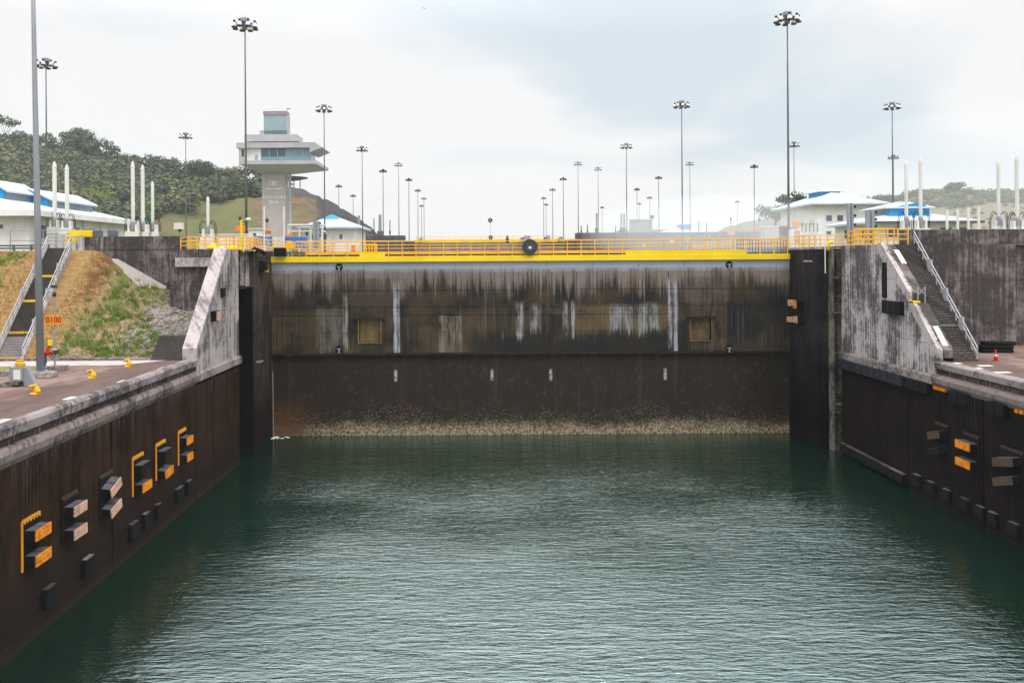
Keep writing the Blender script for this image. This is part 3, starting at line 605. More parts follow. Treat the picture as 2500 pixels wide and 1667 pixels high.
# abutments with sloping parapets and the stairs behind them
def abutment(side):
    if side < 0:
        x, s, y1 = XL, 1, 80.3
        prof = [(68.3, ZL-.2), (68.3, 11.75), (76.6, 19.7), (y1, 19.7), (y1, 9.0), (68.3, 9.0)]
        root = thing('abutment', (x, 74, 9), 'white streaked concrete abutment with one long sloping parapet at the left slot', 'abutment')
        MB().prism(prof, 'x', x-1.06, x).build('side_wall', MT['abut_left'], root)
        MB().prism([(68.22, 10.9), (68.22, 11.86), (76.58, 19.86), (76.9, 19.86), (76.7, 19.72), (68.31, 11.74), (68.31, 10.9)], 'x', x-1.08, x+.03).build('parapet_top', MT['abut_top'], root)
        MB().box(x-5.2, x-1.05, 77.2, y1, 9, 19.72).build('core', MT['retain'], root)
        MB().box(x-4.6, x-1.07, 76.8, 77.6, 18.2, 19.0).build('corbel', MT['abut_top'], root)
        st = MB(); n = 9
        for i in range(n):
            y = 67.9+.2*i; st.box(x-3.4, x-1.07, y, y+.9, 10.9, 11.05+.19*(i+1))
        st.build('stairs', MT['step_dark'], root)
    else:
        x, y1 = XR, 83.3
        root = thing('abutment', (x, 74, 9), 'white streaked concrete abutment with stepped parapet and stairs at the right slot', 'abutment')
        prof = [(65.9, 8.9), (65.9, 11.6), (69.5, 14.95), (70.15, 14.95), (70.15, 15.75), (75.1, 19.75), (y1, 19.75), (y1, 8.9)]
        MB().prism(prof, 'x', x+.02, x+.5).build('side_wall', MT['abut'], root)
        # pale kerb on the slope and the brown inclined slab behind it
        def slope(mb, xa, xb, up, y0=65.9, z0=11.6, y2=69.5, z2=14.95):
            mb.prism([(y0-.05, z0-.6), (y0-.05, z0+up), (y2, z2+up), (y2+.6, z2+up), (y2+.6, z2-.4)], 'x', xa, xb)
            return mb
        mb = MB(); slope(mb, x, x+.26, .16); mb.prism([(70.1, 15.0), (70.1, 15.85), (75.05, 19.87), (75.5, 19.87), (75.5, 19)], 'x', x, x+.26)
        mb.build('kerb', MT['abut_top'], root)
        mb = MB(); slope(mb, x+.51, x+1.25, .02); mb.prism([(70.12, 14.0), (70.12, 15.7), (75.1, 19.72), (75.6, 19.72), (75.6, 18)], 'x', x+.51, x+1.25)
        mb.build('inclined_slab', MT['retain'], root)
        for ya, yb in ((73.0, 74.4), (66.15, 67.6)):
            k = (lambda q: 11.66+(q-65.9)*.9306) if ya < 69 else (lambda q: 15.76+(q-70.12)*.807)
            xa = x+.85 if ya > 69 else x+.62
            MB().prism([(ya, k(ya)), (yb, k(yb)), (yb, k(yb)+.05), (ya, k(ya)+.05)], 'x', xa, xa+.42).build('white_patch', MT['white_paint'], root)
        mb = MB(); mb.box(x+.0, x+.55, 69.35, 70.1, 15.0, 15.14); mb.build('yellow_edge', MT['yellow'], root)
        st = MB(); n = 48; ns = MB()
        for i in range(n):
            y = 65.8+9.4*i/n; z = 10.8+8.9*(i+1)/n
            st.box(x+1.26, x+3.1, y, y+(.7 if i < n-1 else 2.0), 10.6, z); ns.box(x+1.27, x+3.09, y-.03, y+.05, z-.03, z+.02)
        st.build('stairs', MT['step_dark'], root); ns.build('step_edge', MT['retain'], root)
        for yy, zz in ((66.05+2.35, 13.25), (70.6, 15.25)):
            MB().box(x+1.26, x+3.1, yy-.06, yy+.04, zz-.02, zz+.1).build('landing_edge', MT['galv'], root)
        MB().box(x+.51, x+12, 75.6, y1, 8.9, 19.72).build('core', MT['retain'], root)
        # black slot and tarred fender box bolted to the face
        MB().box(x-.04, x+.03, 73.9, 74.75, 15.2, 18.2).build('slot', MT['rubber'], root)
        f = MB().box(x-.34, x+.0, 70.9, 74.2, 13.9, 15.0).build('face_fender', MT['rubber'], root, bevel=.03)
        for yy in (71.95, 73.05): MB().box(x-.37, x-.3, yy-.04, yy+.04, 13.88, 15.02).build('strap', MT['dark_metal'], f)
    return root
abutment(-1); abutment(1)

# retaining walls of the upper level
tag(MB().box(-36.6, XL-1.51, 80.35, 82.0, 10, 19.8).box(-36.6, -27.4, 80.30, 81.0, 19.78, 21.0).build('retaining_wall', MT['retain']), 'grey stained retaining wall above the grass bank and rubble on the left', 'retaining wall')
rw = thing('retaining_wall', (50, 77.2, 10), 'long brown and white streaked retaining wall right of the right hand stairs', 'retaining wall')
MB().box(XR+3.12, 200, 77.2, 79.2, 10, 19.8).build('wall', MT['retain'], rw)
MB().box(XR+3.12, 200, 77.10, 78.2, 19.78, 21.05).build('parapet', MT['retain'], rw)
MB().box(XR+3.12, 200, 77.0, 77.2, 19.62, 19.8).build('string_course', MT['retain'], rw)
for i in range(3):
    x0 = XR+3.12+4+i*13; MB().box(x0, x0+.35, 77.12, 77.2, 14 if i else 16, 19.5).build('drain_strip', MT['abut_top'], rw)

# piers and gate slots (left: deep black slot with a lit top; right: slot with ladder guide)
lp = thing('gate_pier', (XL, 88, 0), 'brown pier at the left end of the gate beside the black slot', 'pier')
MB().box(-32, XL+.1, 85.3, YG+.6, -2, 19.6).build('pier_body', MT['pier'], lp)
MB().box(-32, XL-.35, 84.2, 85.35, 16.2, 19.62).build('lintel', MT['abut'], lp)
MB().box(-32, XL+.14, 84.0, 86.0, 19.6, 19.78).build('cap', MT['abut_top'], lp)
MB().box(-32, -31, 82.2, 85.3, -2, 19.6).build('slot_back', MT['rubber'], lp)  # black back wall, the slot's shade put into its colour
MB().box(-30.9, XL-.02, 85.2, 85.29, -2, 16.1).build('slot_shade_face', MT['slot_black'], lp)  # dark sheet standing for the shade within the slot
MB().box(-31, XL-.4, 82.0, 84.2, 16.0, 16.3).build('slot_roof', MT['pier_right'], lp)
b = thing('wall_bracket', (XL+.3, 89.5, 17.5), 'black iron bracket with a yellow lamp near the top of the left pier', 'bracket')
MB().box(XL+.1, XL+.75, 87.4, 88.6, 17.7, 18.6).build('body', MT['rubber'], b, bevel=.05); MB().box(XL+.3, XL+.62, 88.9, 89.15, 17.5, 18.3).build('lamp', MT['yellow'], b)
MB().tube([(XL+.2, 87.0, 19.1), (XL+.7, 87.5, 19.5), (XL+.6, 88.4, 18.9)], .07, n=6).build('chain_guard', MT['dark_metal'], b)
b = thing('wall_bracket', (XL+.3, 86.4, 8), 'small rusty steel bracket halfway down the left pier', 'bracket')
MB().box(XL+.1, XL+.5, 85.9, 87.2, 8.6, 8.75).build('shelf', MT['galv'], b); MB().box(XL+.1, XL+.45, 86.4, 86.6, 8.75, 9.6).build('arm', MT['dark_metal'], b)
tag(MB().tube([(XL+.16, YG-.12, 6.9), (XL+.17, YG-.13, .05)], .028, n=6).build('leaking_water_jet', MT['tower_panel']), 'thin white jet of leaking water at the left edge of the gate', 'water jet')
rp_ = thing('gate_pier', (32.9, 88, 0), 'dark pier at the right end of the gate with two small lamps', 'pier')
MB().box(32.75, 42, 84.9, YG+.6, -2, 19.45).build('pier_body', MT['pier_right'], rp_)
MB().box(32.72, 42, 84.85, 92.5, 19.45, 19.62).build('cap', MT['abut_top'], rp_)
MB().box(36.4, 42, 83.3, 84.9, -2, 19.4).build('slot_back', MT['pier_right'], rp_)
MB().box(32.70, 32.76, 86.2, 88.4, 18.2, 18.35).build('white_stain', MT['abut_top'], rp_)
gd = thing('ladder_guide', (34.6, 84.6, 0), 'narrow mossy ladder guide between the right pier and the white abutment', 'ladder guide')
MB().box(34.0, 35.3, 84.35, 84.88, -2, 19.3).build('guide_wall', MT['guide'], gd)
MB().box(33.8, 33.98, 83.9, 84.88, -2, 19.5).build('guide_edge', MT['guide'], gd)
z = .6; i = 0
while z < 19:
    if i < 98: MB().box(34.05, 34.45, 84.1, 84.34, z, z+.07).build('rung', MT['dark_metal'], gd)
    z += .32; i += 1
for z in (3.6, 4.4, 9.3, 13.2, 16.6): MB().box(33.98, 35.2, 84.0, 84.36, z, z+.22).build('landing', MT['guide'], gd)
# wall lamps / small fenders on the piers and left abutment
def small_fender(name, loc, nrm, label, face, size=(.9, .55, .5)):
    r_ = thing(name, loc, label, 'fender'); x, y, z = loc; p, l, h = size
    MB().box(min(x, x+nrm*p), max(x, x+nrm*p), y, y+l, z, z+h).build('block', MT['rubber'], r_, bevel=.04)
    if face: MB().box(min(x+nrm*p, x+nrm*(p+.06)), max(x+nrm*p, x+nrm*(p+.06)), y+.05, y+l-.05, z+.05, z+h-.05).build('face_plate', MT[face], r_)
    return r_
small_fender('small_fender', (XL, 71.9, 13.7), 1, 'small black fender with a tan face low on the left abutment', 'tan', (.5, 1.0, .85))
small_fender('small_fender', (XL, 74.7, 15.6), 1, 'plain black fender block high on the left abutment', None, (.22, .9, .75))
q = small_fender('small_fender', (32.75, 88.6, 13.4), -1, 'upper black fender with an orange plate on the right pier', 'orange', (.7, 1.0, .9))
MB().box(31.5, 32.04, 89.1, 89.6, 13.7, 14.3).build('lamp', MT['tan'], q)
q = small_fender('small_fender', (32.75, 88.6, 11.9), -1, 'lower black fender with a tan plate on the right pier', 'tan', (.6, 1.0, .8))
MB().box(31.45, 32.14, 89.0, 89.8, 12.05, 12.55).build('lamp', MT['tan'], q)

# ================================================================== GATE
gate = thing('lock_gate', (0, YG, 0), 'huge rust and algae streaked steel lock gate with a bright yellow top beam', 'lock gate')
GX0, GX1 = -22.28, 32.72
holes = [(-13.0, -10.75, 9.95, 12.4), (22.2, 24.35, 9.95, 12.3)]
up = MB()
xs = [GX0, -13.0, -10.75, 22.2, 24.35, GX1]
for a, b in zip(xs, xs[1:]):
    h = next((h for h in holes if abs(h[0]-a) < .01), None)
    if h: up.box(a, b, YG-.25, YG+3, 8.8, h[2]); up.box(a, b, YG-.25, YG+3, h[3], 18.45)
    else: up.box(a, b, YG-.25, YG+3, 8.8, 18.45)
for (a, b, c, d_) in holes: up.box(a, b, YG+.3, YG+3, c, d_)
MT['opening_wall'] = streaked('opening_olive', ((.20, .14, .055), (.16, .11, .045)), ((.06, .042, .022), (.10, .07, .035)), (.35, .6), 1.2, .3)
up.build('upper_panel', MT['gate_up'], gate)
for (a, b, c, d_) in holes:
    f = MB(); f.box(a-.12, a, YG-.33, YG+.28, c-.12, d_); f.box(b, b+.12, YG-.33, YG+.28, c-.12, d_); f.box(a, b, YG-.33, YG+.28, c-.12, c)
    fr = f.build('opening_frame', MT['opening_wall'], gate)
    MB().box(a-.45, b+.45, YG-.62, YG-.2, d_+.02, d_+.2).build('lintel', MT['gate_low'], fr)
    MB().box(a+.02, b-.02, YG+.22, YG+.29, c, d_).build('opening_back', MT['opening_wall'], fr)
MB().box(GX0, GX1, YG+.05, YG+3, -2, 8.74).build('lower_panel', MT['gate_low'], gate)
MB().box(GX0, GX1, YG-.34, YG+.05, 8.55, 8.78).build('sill_beam', MT['gate_low'], gate)
for zz in (15.45, 13.66, 12.8): MB().box(GX0, -14.2 if zz < 13 else GX1, YG-.29, YG-.24, zz, zz+.05).build('weld_rib', MT['gate_up'], gate)
MB().box(-9.6, 21.0, YG-.29, YG-.24, 12.8, 12.85).build('weld_rib', MT['gate_up'], gate)
for xx in (-14.4, -9.45, 20.95, 26.6): MB().box(xx, xx+.05, YG-.285, YG-.24, 8.8, 18.4).build('vertical_seam', MT['gate_up'], gate)
bl = MB(); rr = random.Random(5); xx = GX0+1
while xx < GX1-1: bl.box(xx, xx+.28, YG-.42, YG-.34, 8.52, 8.66); xx += .9+rr.random()*.5
tag(bl.build('bolt_row', MT['rubber'], gate), kind='stuff')
for px_, py_ in ((828, 652), (1780, 646), (828, 852), (1780, 850)):
    p = P(px_, py_, YG-.25); mb = MB().lathe([(.36, -.04), (.38, 0), (.38, .06), (.26, .08)], n=20)
    mb.v = [(v[0]+p.x, YG-.25-v[2], v[1]+p.z) for v in mb.v]; hk = mb.build('mooring_hook', MT['rubber'], gate, smooth=False)
    MB().box(p.x-.07, p.x+.07, YG-.42, YG-.26, p.z-.42, p.z-.02).box(p.x-.22, p.x+.22, YG-.44, YG-.28, p.z-.02, p.z+.07).build('hook_bar', MT['galv'], hk)
MB().box(GX0, GX1, YG-.5, YG+3, 18.45, 19.06).build('top_beam', MT['yellow'], gate, bevel=.02)
MB().box(GX0+3.6, GX1-6, YG-.1, YG+.05, 19.26, 19.56).build('kick_band', MT['rail_yellow'], gate)
MB().box(GX0+2, GX1, YG+.25, YG+2.8, 19.06, 19.2).build('deck_plate', MT['dark_metal'], gate)
railing('gate_railing', None, None, [(GX0+2.2, YG-.25, 19.06), (GX1-.2, YG-.25, 19.06)], MT['rail_yellow'], 1.55, (1.55, 1.18, .82), 1.45, .042, parent=gate)
for xa, xb in ((-12.9, -10.2), (15.3, 28.0)):   # stretches where the toe board is solid yellow
    MB().box(xa, xb, YG-.47, YG-.36, 19.06, 19.5).build('toe_panel', MT['yellow'], gate)
far_rail = MB()
for zz in (20.75, 20.3): far_rail.tube([(GX0+2, YG+2.7, zz), (GX1-.3, YG+2.7, zz)], .035, n=6)
far_rail.build('rear_rail', MT['rail_yellow'], gate)
# things standing on the gate
def arrow_signal(p, r_, label, name='round_signal'):
    root = thing(name, (p.x, p.y, p.z-r_-.1), label, 'signal'); n = 40
    prof = []
    for k in range(n):
        t = 2*pi*k/n; q = r_*(1.0 if (k % 2 == 0 or not (.35*pi < t < 1.65*pi)) else 1.08)
        prof.append((p.x+q*cos(t), p.z+q*sin(t)))
    MB().prism(prof, 'y', p.y-.06, p.y+.14).build('disc', MT['dark_metal'], root)
    for k in range(10):
        t = 2*pi*k/10; MB().box(p.x+r_*.42*cos(t)-.035, p.x+r_*.42*cos(t)+.035, p.y-.1, p.y-.06, p.z+r_*.42*sin(t)-.035, p.z+r_*.42*sin(t)+.035).build('small_lamp', MT['glass_pale'], root)
    MB().prism([(p.x-.18, p.z+.02), (p.x-.1, p.z-.2), (p.x+.1, p.z-.2), (p.x+.18, p.z+.02), (p.x, p.z+.08)], 'y', p.y-.12, p.y-.06).build('centre_lamp', MT['white_wall'], root)
    MB().box(p.x-.05, p.x+.05, p.y+.14, p.y+.24, p.z-r_-.2, p.z).build('stand', MT['dark_metal'], root)
    return root
sg = arrow_signal(P(1294, 603, YG-.7), .80, 'large black round signal disc mounted on the yellow gate railing')
cap_ = thing('equipment_post', P(1239, 621, YG+.6), 'slim dark equipment post with a small camera head on the gate walkway', 'post')
p = P(1239, 621, YG+.6)
MB().tube([p, p+Vector((0, 0, 1.7))], .06, n=8).build('post', MT['galv'], cap_)
MB().box(p.x-.16, p.x+.16, p.y-.12, p.y+.12, p.z+1.25, p.z+1.75).build('box', MT['dark_metal'], cap_, bevel=.03)
MB().lathe([(.02, 0), (.12, .03), (.13, .14), (.06, .22)], (p.x, p.y, p.z+1.78), 10).build('head', MT['dark_metal'], cap_, smooth=True)
for px_, w_, lb in ((848, 2.6, 'wide white equipment cabinet behind the left part of the gate railing'), (905, 1.3, 'yellow slatted cabinet behind the gate railing right of the white cabinet')):
    p = P(px_, 619, YG+1.4); cb = thing('equipment_cabinet', p, lb, 'cabinet'); mt = MT['white_metal'] if w_ > 2 else MT['rail_yellow']
    MB().box(p.x-w_/2, p.x+w_/2, p.y, p.y+.7, p.z-.1, p.z+1.05).build('body', mt, cb, bevel=.03)
    for k in range(2 if w_ > 2 else 4): xk = p.x-w_/2+w_*(k+.5)/(2 if w_ > 2 else 4); MB().box(xk-.22, xk+.22, p.y-.03, p.y, p.z+.15, p.z+.85).build('door', MT['orange'] if k == 1 and w_ > 2 else mt, cb)
# ================================================================== FENDERS ON THE WALLS
def wall_fender(side, y0, label, faces=('orange', 'orange'), frame='orange', tilt=(0, 0), group=None, L=1.7):
    x = XL if side < 0 else XR; s = 1 if side < 0 else -1
    zt, zb = 6.15, 3.72
    root = thing('wall_fender', (x, y0+L/2, zb), label, 'fender', group)
    fm = MT['yellow_frame'] if frame == 'orange' else MT['rubber']
    near = y0
    mb = MB(); mb.bar((x+s*.06, near, zt), (x+s*.06, near, zb), .08, .09)
    mb.build('side_strip', fm, root)
    mb = MB(); mb.bar((x+s*.06, near, zt), (x+s*.06, near+L, zt), .08, .08)
    for k in range(6): mb.box(min(x, x+s*.14), max(x, x+s*.14), near+.14+k*L/6, near+.22+k*L/6, zt-.14, zt+.09)
    mb.build('top_strip', MT['orange_frame'] if frame == 'orange' else MT['brown_plate'], root)
    MB().box(min(x, x+s*.08), max(x, x+s*.08), near+.1, near+L, zb+.15, zt-.1).build('back_plate', MT['rubber'], root)
    for k, (z0, fc) in enumerate(((5.16, faces[0]), (3.92, faces[1]))):
        h = .50; y1 = near+.18; y2 = near+L-.03; tl = tilt[k]; pr = .60
        def tf(mb):
            cx, cy, cz = x+s*.3, (y1+y2)/2, z0+h/2
            for i, v in enumerate(mb.v):
                dy, dz, dx = v[1]-cy, v[2]-cz, v[0]-x
                mb.v[i] = (v[0], cy+dy*cos(tl)-dz*sin(tl), cz+dy*sin(tl)+dz*cos(tl)-abs(dx)*.12*(1 if tl else 0))
            return mb
        blk = tf(MB().box(min(x, x+s*pr), max(x, x+s*pr), y1, y2, z0, z0+h)).build('rubber_block', MT['rubber'], root, bevel=.03)
        mb = MB()
        for j in range(2):
            ya = y1+.05+j*(y2-y1)/2; mb.box(min(x+s*.05, x+s*(pr-.06)), max(x+s*.05, x+s*(pr-.06)), ya, ya+(y2-y1)/2-.1, z0+h, z0+h+.02)
        tf(mb).build('top_plate', MT['rubber_lit_top'], blk)  # light on the block top painted as paler slabs
        if fc: tf(MB().box(min(x+s*pr, x+s*(pr+.07)), max(x+s*pr, x+s*(pr+.07)), y1, y2, z0-.02, z0+h+.02)).build('face_plate', MT[fc], blk)
    return root
MT['yellow_frame'] = paint('fender_frame', (.80, .30, .012), .55, .6, dcol=(.4, .14, .02), scale=2)
MT['orange_frame'] = paint('fender_frame_top', (.78, .36, .03), .5, .45, dcol=(.28, .12, .03), scale=3)
G = 'framed fenders along the left chamber wall'
wall_fender(-1, 42.2, 'nearest orange faced fender pair, at the lower left of the wall', group=G)
wall_fender(-1, 46.2, 'dark framed fender pair with two faded pink tan faces', ('tan', 'tan'), 'dark', group=G)
wall_fender(-1, 50.8, 'tilted fender pair with pale faces and a broken dark frame', ('tan', 'tan'), 'dark', (R(17), R(12)), group=G)
wall_fender(-1, 55.6, 'fender pair with bare upper block and orange lower face, right of the tilted pair', (None, 'orange'), group=G)
wall_fender(-1, 59.6, 'fender pair with drooping bare upper block and orange lower face, second from the abutment', (None, 'orange'), group=G, tilt=(0, R(4)))
wall_fender(-1, 64.0, 'farthest fender pair on the left wall, closest to the abutment', group=G, L=1.5)
G = 'framed fenders along the right chamber wall'
wall_fender(1, 64.2, 'small twisted brown fender pair hanging crooked on the right wall', ('brown_plate', None), 'dark', (R(-14), R(-20)), group=G, L=1.9)
wall_fender(1, 60.2, 'orange faced fender pair hung from cables on the right wall', ('orange', 'orange'), 'dark', group=G, L=2.0)
wall_fender(1, 55.3, 'twisted brown fender pair at the right edge of the photo', ('brown_plate', 'brown_plate'), 'dark', (R(-12), R(-16)), group=G, L=2.4)
cbl = thing('hanging_cables', (XR-.3, 61, 6), 'thin rusty cables from the ledge down to the orange fender pair on the right', 'cables')
for k in range(6):
    yy = 60.3+k*.36; MB().tube([(XR-.36, yy, 8.9), (XR-.22, yy+.03, 7.5), (XR-.2, yy, 6.2)], .014, n=5).build('cable', MT['ledge_dark'], cbl)
cbl = thing('hanging_cables', (XL+.3, 43, 6), 'thin cables running down to the nearest left fender pair', 'cables')
for k in range(5):
    yy = 42.3+k*.33; MB().tube([(XL+.32, yy, 9.4), (XL+.1, yy+.03, 8.5), (XL+.08, yy, 6.2)], .011, n=5).build('cable', MT['ledge_dark'], cbl)
# rubber blocks in a row just above the water
G = 'low rubber blocks near the water on the left wall'
wds = ['nearest', 'second nearest', 'third nearest', 'fourth nearest', 'fifth nearest', 'sixth nearest', 'farthest']
for i, (px_, w_) in enumerate([(115, 1.0), (210, 1.1), (323, 1.15), (356, .9), (386, .7), (436, 1.3), (461, .9)]):
    Y = 22.1*F/abs(px_-PX-4.5); o = thing('rubber_block', (XL, Y, 1), wds[i]+' low black rubber block just above the water on the left wall', 'fender', G)
    MB().box(XL, XL+.32, Y, Y+w_, 1.15, 2.12).build('block', MT['rubber'], o, bevel=.05)
    MB().box(XL+.02, XL+.3, Y+.05, Y+w_-.05, 2.12, 2.15).build('top_plate', MT['retain'], o)
G = 'low rubber blocks near the water on the right wall'
for i, (px_, w_) in enumerate([(2481, 1.05), (2428, .9), (2397, .9), (2359, 1.0), (2315, .95), (2276, .95), (2242, .95)]):
    Y = 34.1*F/abs(px_-PX-3.5); o = thing('rubber_block', (XR, Y, 1), wds[i]+' low black rubber block just above the water on the right wall', 'fender', G)
    MB().box(XR-.3, XR, Y, Y+w_, .62, 1.5).build('block', MT['rubber'], o, bevel=.05)
    MB().box(XR-.28, XR-.02, Y+.05, Y+w_-.05, 1.5, 1.53).build('top_plate', MT['retain'], o)
o = thing('timber_fender', (XR, 76, .4), 'long low fender rail at the foot of the right wall beside the slot', 'fender')
for k in range(9): MB().box(XR-.42, XR, 70.6+k*1.38, 70.6+k*1.38+1.3, .25, 1.02).build('rail_block', MT['rubber'], o, bevel=.03); MB().box(XR-.4, XR-.02, 70.62+k*1.38, 70.6+k*1.38+1.28, 1.02, 1.05).build('top_plate', MT['retain'], o)
# dark fender boxes under the right hand ledge and the rusty lamp strips between them
G = 'dark fender boxes under the right ledge'
for i, (y0, y1, lb) in enumerate(((70.7, 83.0, 'long dark blue black fender strip under the right abutment'), (66.6, 70.0, 'dark fender strip under the ledge just left of the first rusty strip'), (61.2, 63.6, 'pair of dark fender boxes under the ledge between the two rusty strips'), (56.9, 58.8, 'pair of dark fender boxes under the ledge left of the last rusty strip'))):
    o = thing('ledge_fender', (XR, y0, 8.6), lb, 'fender', G); n = max(2, round((y1-y0)/1.25)) if i < 2 else 2; w_ = (y1-y0)/n
    for k in range(n): MB().box(XR-.42, XR, y0+k*w_, y0+(k+1)*w_-.09, 8.15, 8.95).build('box', MT['fender_blue'] if i < 1 else MT['rubber'], o, bevel=.03)
for i, (y0, y1, lb) in enumerate(((64.2, 65.9, 'left rusty orange bracket strip under the right ledge'), (52.8, 55.9, 'right rusty orange bracket strip under the ledge at the photo edge'))):
    o = thing('bracket_strip', (XR, y0, 8.9), lb, 'bracket'); n = 6
    MB().box(XR-.2, XR, y0, y1, 8.8, 8.9).build('rail', MT['coping'], o)
    for k in range(n): yy = y0+(y1-y0)*(k+.2)/n; MB().box(XR-.32, XR-.02, yy, yy+(y1-y0)/n*.55, 8.7, 8.94).build('bracket', MT['orange'], o)

# ================================================================== DECK THINGS (left)
dz = ZL-.05
# white painted marks along both copings
for (px_, py_) in ((308, 931), (180, 972), (13, 1028), (406, 898)):
    p = onZ(px_, py_, dz); m_ = MB(); m_.box(p.x-.42, p.x+.42, p.y-.55, p.y+.55, dz+.006, dz+.012)
    tag(m_.build('pavement_mark', MT['white_paint']), kind='structure')
for (px_, py_) in ((2448, 909), (2405, 893), (2380, 899), (2330, 887)):
    p = onZ(px_, py_, 10.75); tag(MB().box(p.x-.5, p.x+.5, p.y-.3, p.y+.3, 10.757, 10.762).build('pavement_mark', MT['white_paint']), kind='structure')
def bollard():
    r_ = thing('mooring_bollard', (0, 0, 0), '', 'bollard', 'yellow mooring bollards on the left pavement')
    MB().lathe([(.36, 0), (.36, .05), (.30, .07), (.26, .12)], n=18).build('base_plate', MT['boll'], r_, smooth=False)
    mb = MB().tube([(.12, 0, .06), (.10, 0, .22), (.03, 0, .38), (-.02, 0, .5)], .25, .15, 14); mb.build('body', MT['boll'], r_, smooth=True)
    mb = MB().tube([(.02, 0, .52), (-.16, 0, .53), (-.36, 0, .50), (-.44, 0, .47)], .13, .085, 12); mb.build('horn', MT['boll'], r_, smooth=True)
    MB().tube([(-.06, -.2, .56), (-.06, .2, .56)], .1, n=12).build('cross_horn', MT['boll'], r_, smooth=True)
    return r_
MT['boll'] = paint('bollard_yellow', (.74, .42, .012), .55, .85, dcol=(.14, .07, .02), scale=5)
b0 = bollard()
for i, (px_, py_, lb) in enumerate(((87, 962, 'nearest yellow hook bollard, just right of the grey pit box'), (225, 923, 'middle yellow hook bollard on the brown pavement'), (314, 895, 'farthest yellow hook bollard, towards the white abutment'))):
    o = b0 if i == 0 else copy_tree(b0); o.location = onZ(px_, py_, dz+.01); o.rotation_euler.z = (.1, 0, -.15)[i]; o['label'] = lb; o.scale = (.88, .88, .88)
# grey winch box with fin and yellow cap
p = onZ(42, 943, dz+.01); r_ = thing('winch_box', p, 'grey steel winch box with a sloping fin and yellow cap on the pavement', 'winch')
MB().box(p.x-.5, p.x+.35, p.y, p.y+.8, p.z+.25, p.z+1.2).build('housing', MT['galv'], r_, bevel=.03)
MB().prism([(p.x+.35, p.z), (p.x+1.1, p.z), (p.x+.55, p.z+1.15), (p.x+.35, p.z+1.15)], 'y', p.y+.1, p.y+.5).build('fin', MT['galv'], r_)
MB().box(p.x-.22, p.x+.22, p.y-.05, p.y, p.z+.42, p.z+1.02).build('switch_panel', MT['white_metal'], r_)
MB().lathe([(.26, 0), (.30, .05), (.30, .22), (.2, .3), (.24, .38)], (p.x+.0, p.y+.35, p.z+1.2), 18).build('cap', MT['boll'], r_)
MB().tube([(p.x-.1, p.y-.02, p.z+.3), (p.x-.05, p.y-.25, p.z+.06), (p.x+.25, p.y-.2, p.z+.1), (p.x+.3, p.y-.02, p.z+.35)], .04, n=8).build('hose', MT['rubber'], r_, smooth=True)
MB().prism([(p.x-1.7, p.z), (p.x+.2, p.z), (p.x+.0, p.z+.3), (p.x-.9, p.z+.25)], 'y', p.y-.2, p.y+.9).build('plinth', MT['coping'], r_)
# kerb between pavement and embankment
tag(MB().box(-60, -24.4, 67.95, 68.35, ZL-.3, ZL+.13).build('kerb', MT['coping']), kind='structure')
tag(MB().box(-60, -29.2, 58.9, 59.5, ZL-.3, ZL+.28).build('lawn_kerb', MT['coping']), kind='structure')
# nearest mast: thick galvanised pole on a concrete block
def mast_head(root, z, n=8, rr=1.38, detail=True, sc_=1.0):
    MB().lathe([(.22, z-.5), (.34, z-.45), (.34, z+.5), (.2, z+.55)], n=12).build('hub', MT['mast'], root)
    MB().lathe([(.55, z+.5), (.58, z+.52), (.58, z+.95), (.5, z+1.0)], n=14).build('top_cap', MT['galv'], root)
    ring = MB(); N = 24
    ring.tube([(rr*.82*cos(2*pi*k/N), rr*.82*sin(2*pi*k/N), z+.18) for k in range(N+1)], .05, n=5)
    for k in range(n): t = 2*pi*(k+.25)/n; ring.tube([(.2*cos(t), .2*sin(t), z+.1), (rr*cos(t), rr*sin(t), z+.28)], .045, n=5)
    ring.build('ring', MT['dark_metal'], root)
    for k in range(n):
        t = 2*pi*(k+.25)/n; c = (rr*cos(t), rr*sin(t), z-.35)
        lamp = MB().lathe([(.14, .62), (.17, .9), (.1, .95)], c, 10).build('lamp_cap', MT['dark_metal'], root)
        MB().lathe([(.30, .08), (.31, .2), (.24, .5), (.13, .63)], c, 12).build('reflector', MT['white_metal'], lamp, smooth=True)
        MB().lathe([(.30, -.06), (.38, 0), (.36, .09), (.3, .1)], c, 12).build('rim', MT['dark_metal'], lamp)
    return root
def mast(name='floodlight_mast', h=30.0, r0=.17, r1=.075, full=True, mat='mast'):
    r_ = thing(name, (0, 0, 0), '', 'floodlight mast')
    MB().tube([(0, 0, 0), (0, 0, h*.33), (0, 0, h*.66), (0, 0, h-.9)], r0 if full else .19, r1 if full else .12, 14 if full else 8).build('pole', MT[mat if full else 'dark_metal'], r_, smooth=True)
    if full: mast_head(r_, h-1.0)
    else:
        mb = MB(); mb.lathe([(.3, h-1.4), (.34, h-.5), (.58, h-.5), (.58, h-.05)], n=8)
        for k in range(8):
            t = 2*pi*(k+.25)/8; c = (1.38*cos(t), 1.38*sin(t), h-1.35); mb.lathe([(.30, 0), (.38, .06), (.24, .5), (.14, .62), (.14, .9)], c, 8); mb.tube([(.2*cos(t), .2*sin(t), h-.9), (1.3*cos(t), 1.3*sin(t), h-.75)], .05, n=4)
        mb.build('lamp_head', MT['dark_metal'], r_)
    return r_
p = onZ(99, 921, dz); m0 = mast('floodlight_mast', 33, .26, .10, mat='galv'); m0.location = (p.x, p.y, dz+.35); m0.rotation_euler = (0, R(-.75), 0)
m0['label'] = 'thick grey mast at the far left, its head above the photo edge'; m0['group'] = 'floodlight masts'
fb = thing('mast_footing', (p.x, p.y, dz), 'rough concrete footing under the thick grey mast', 'footing')
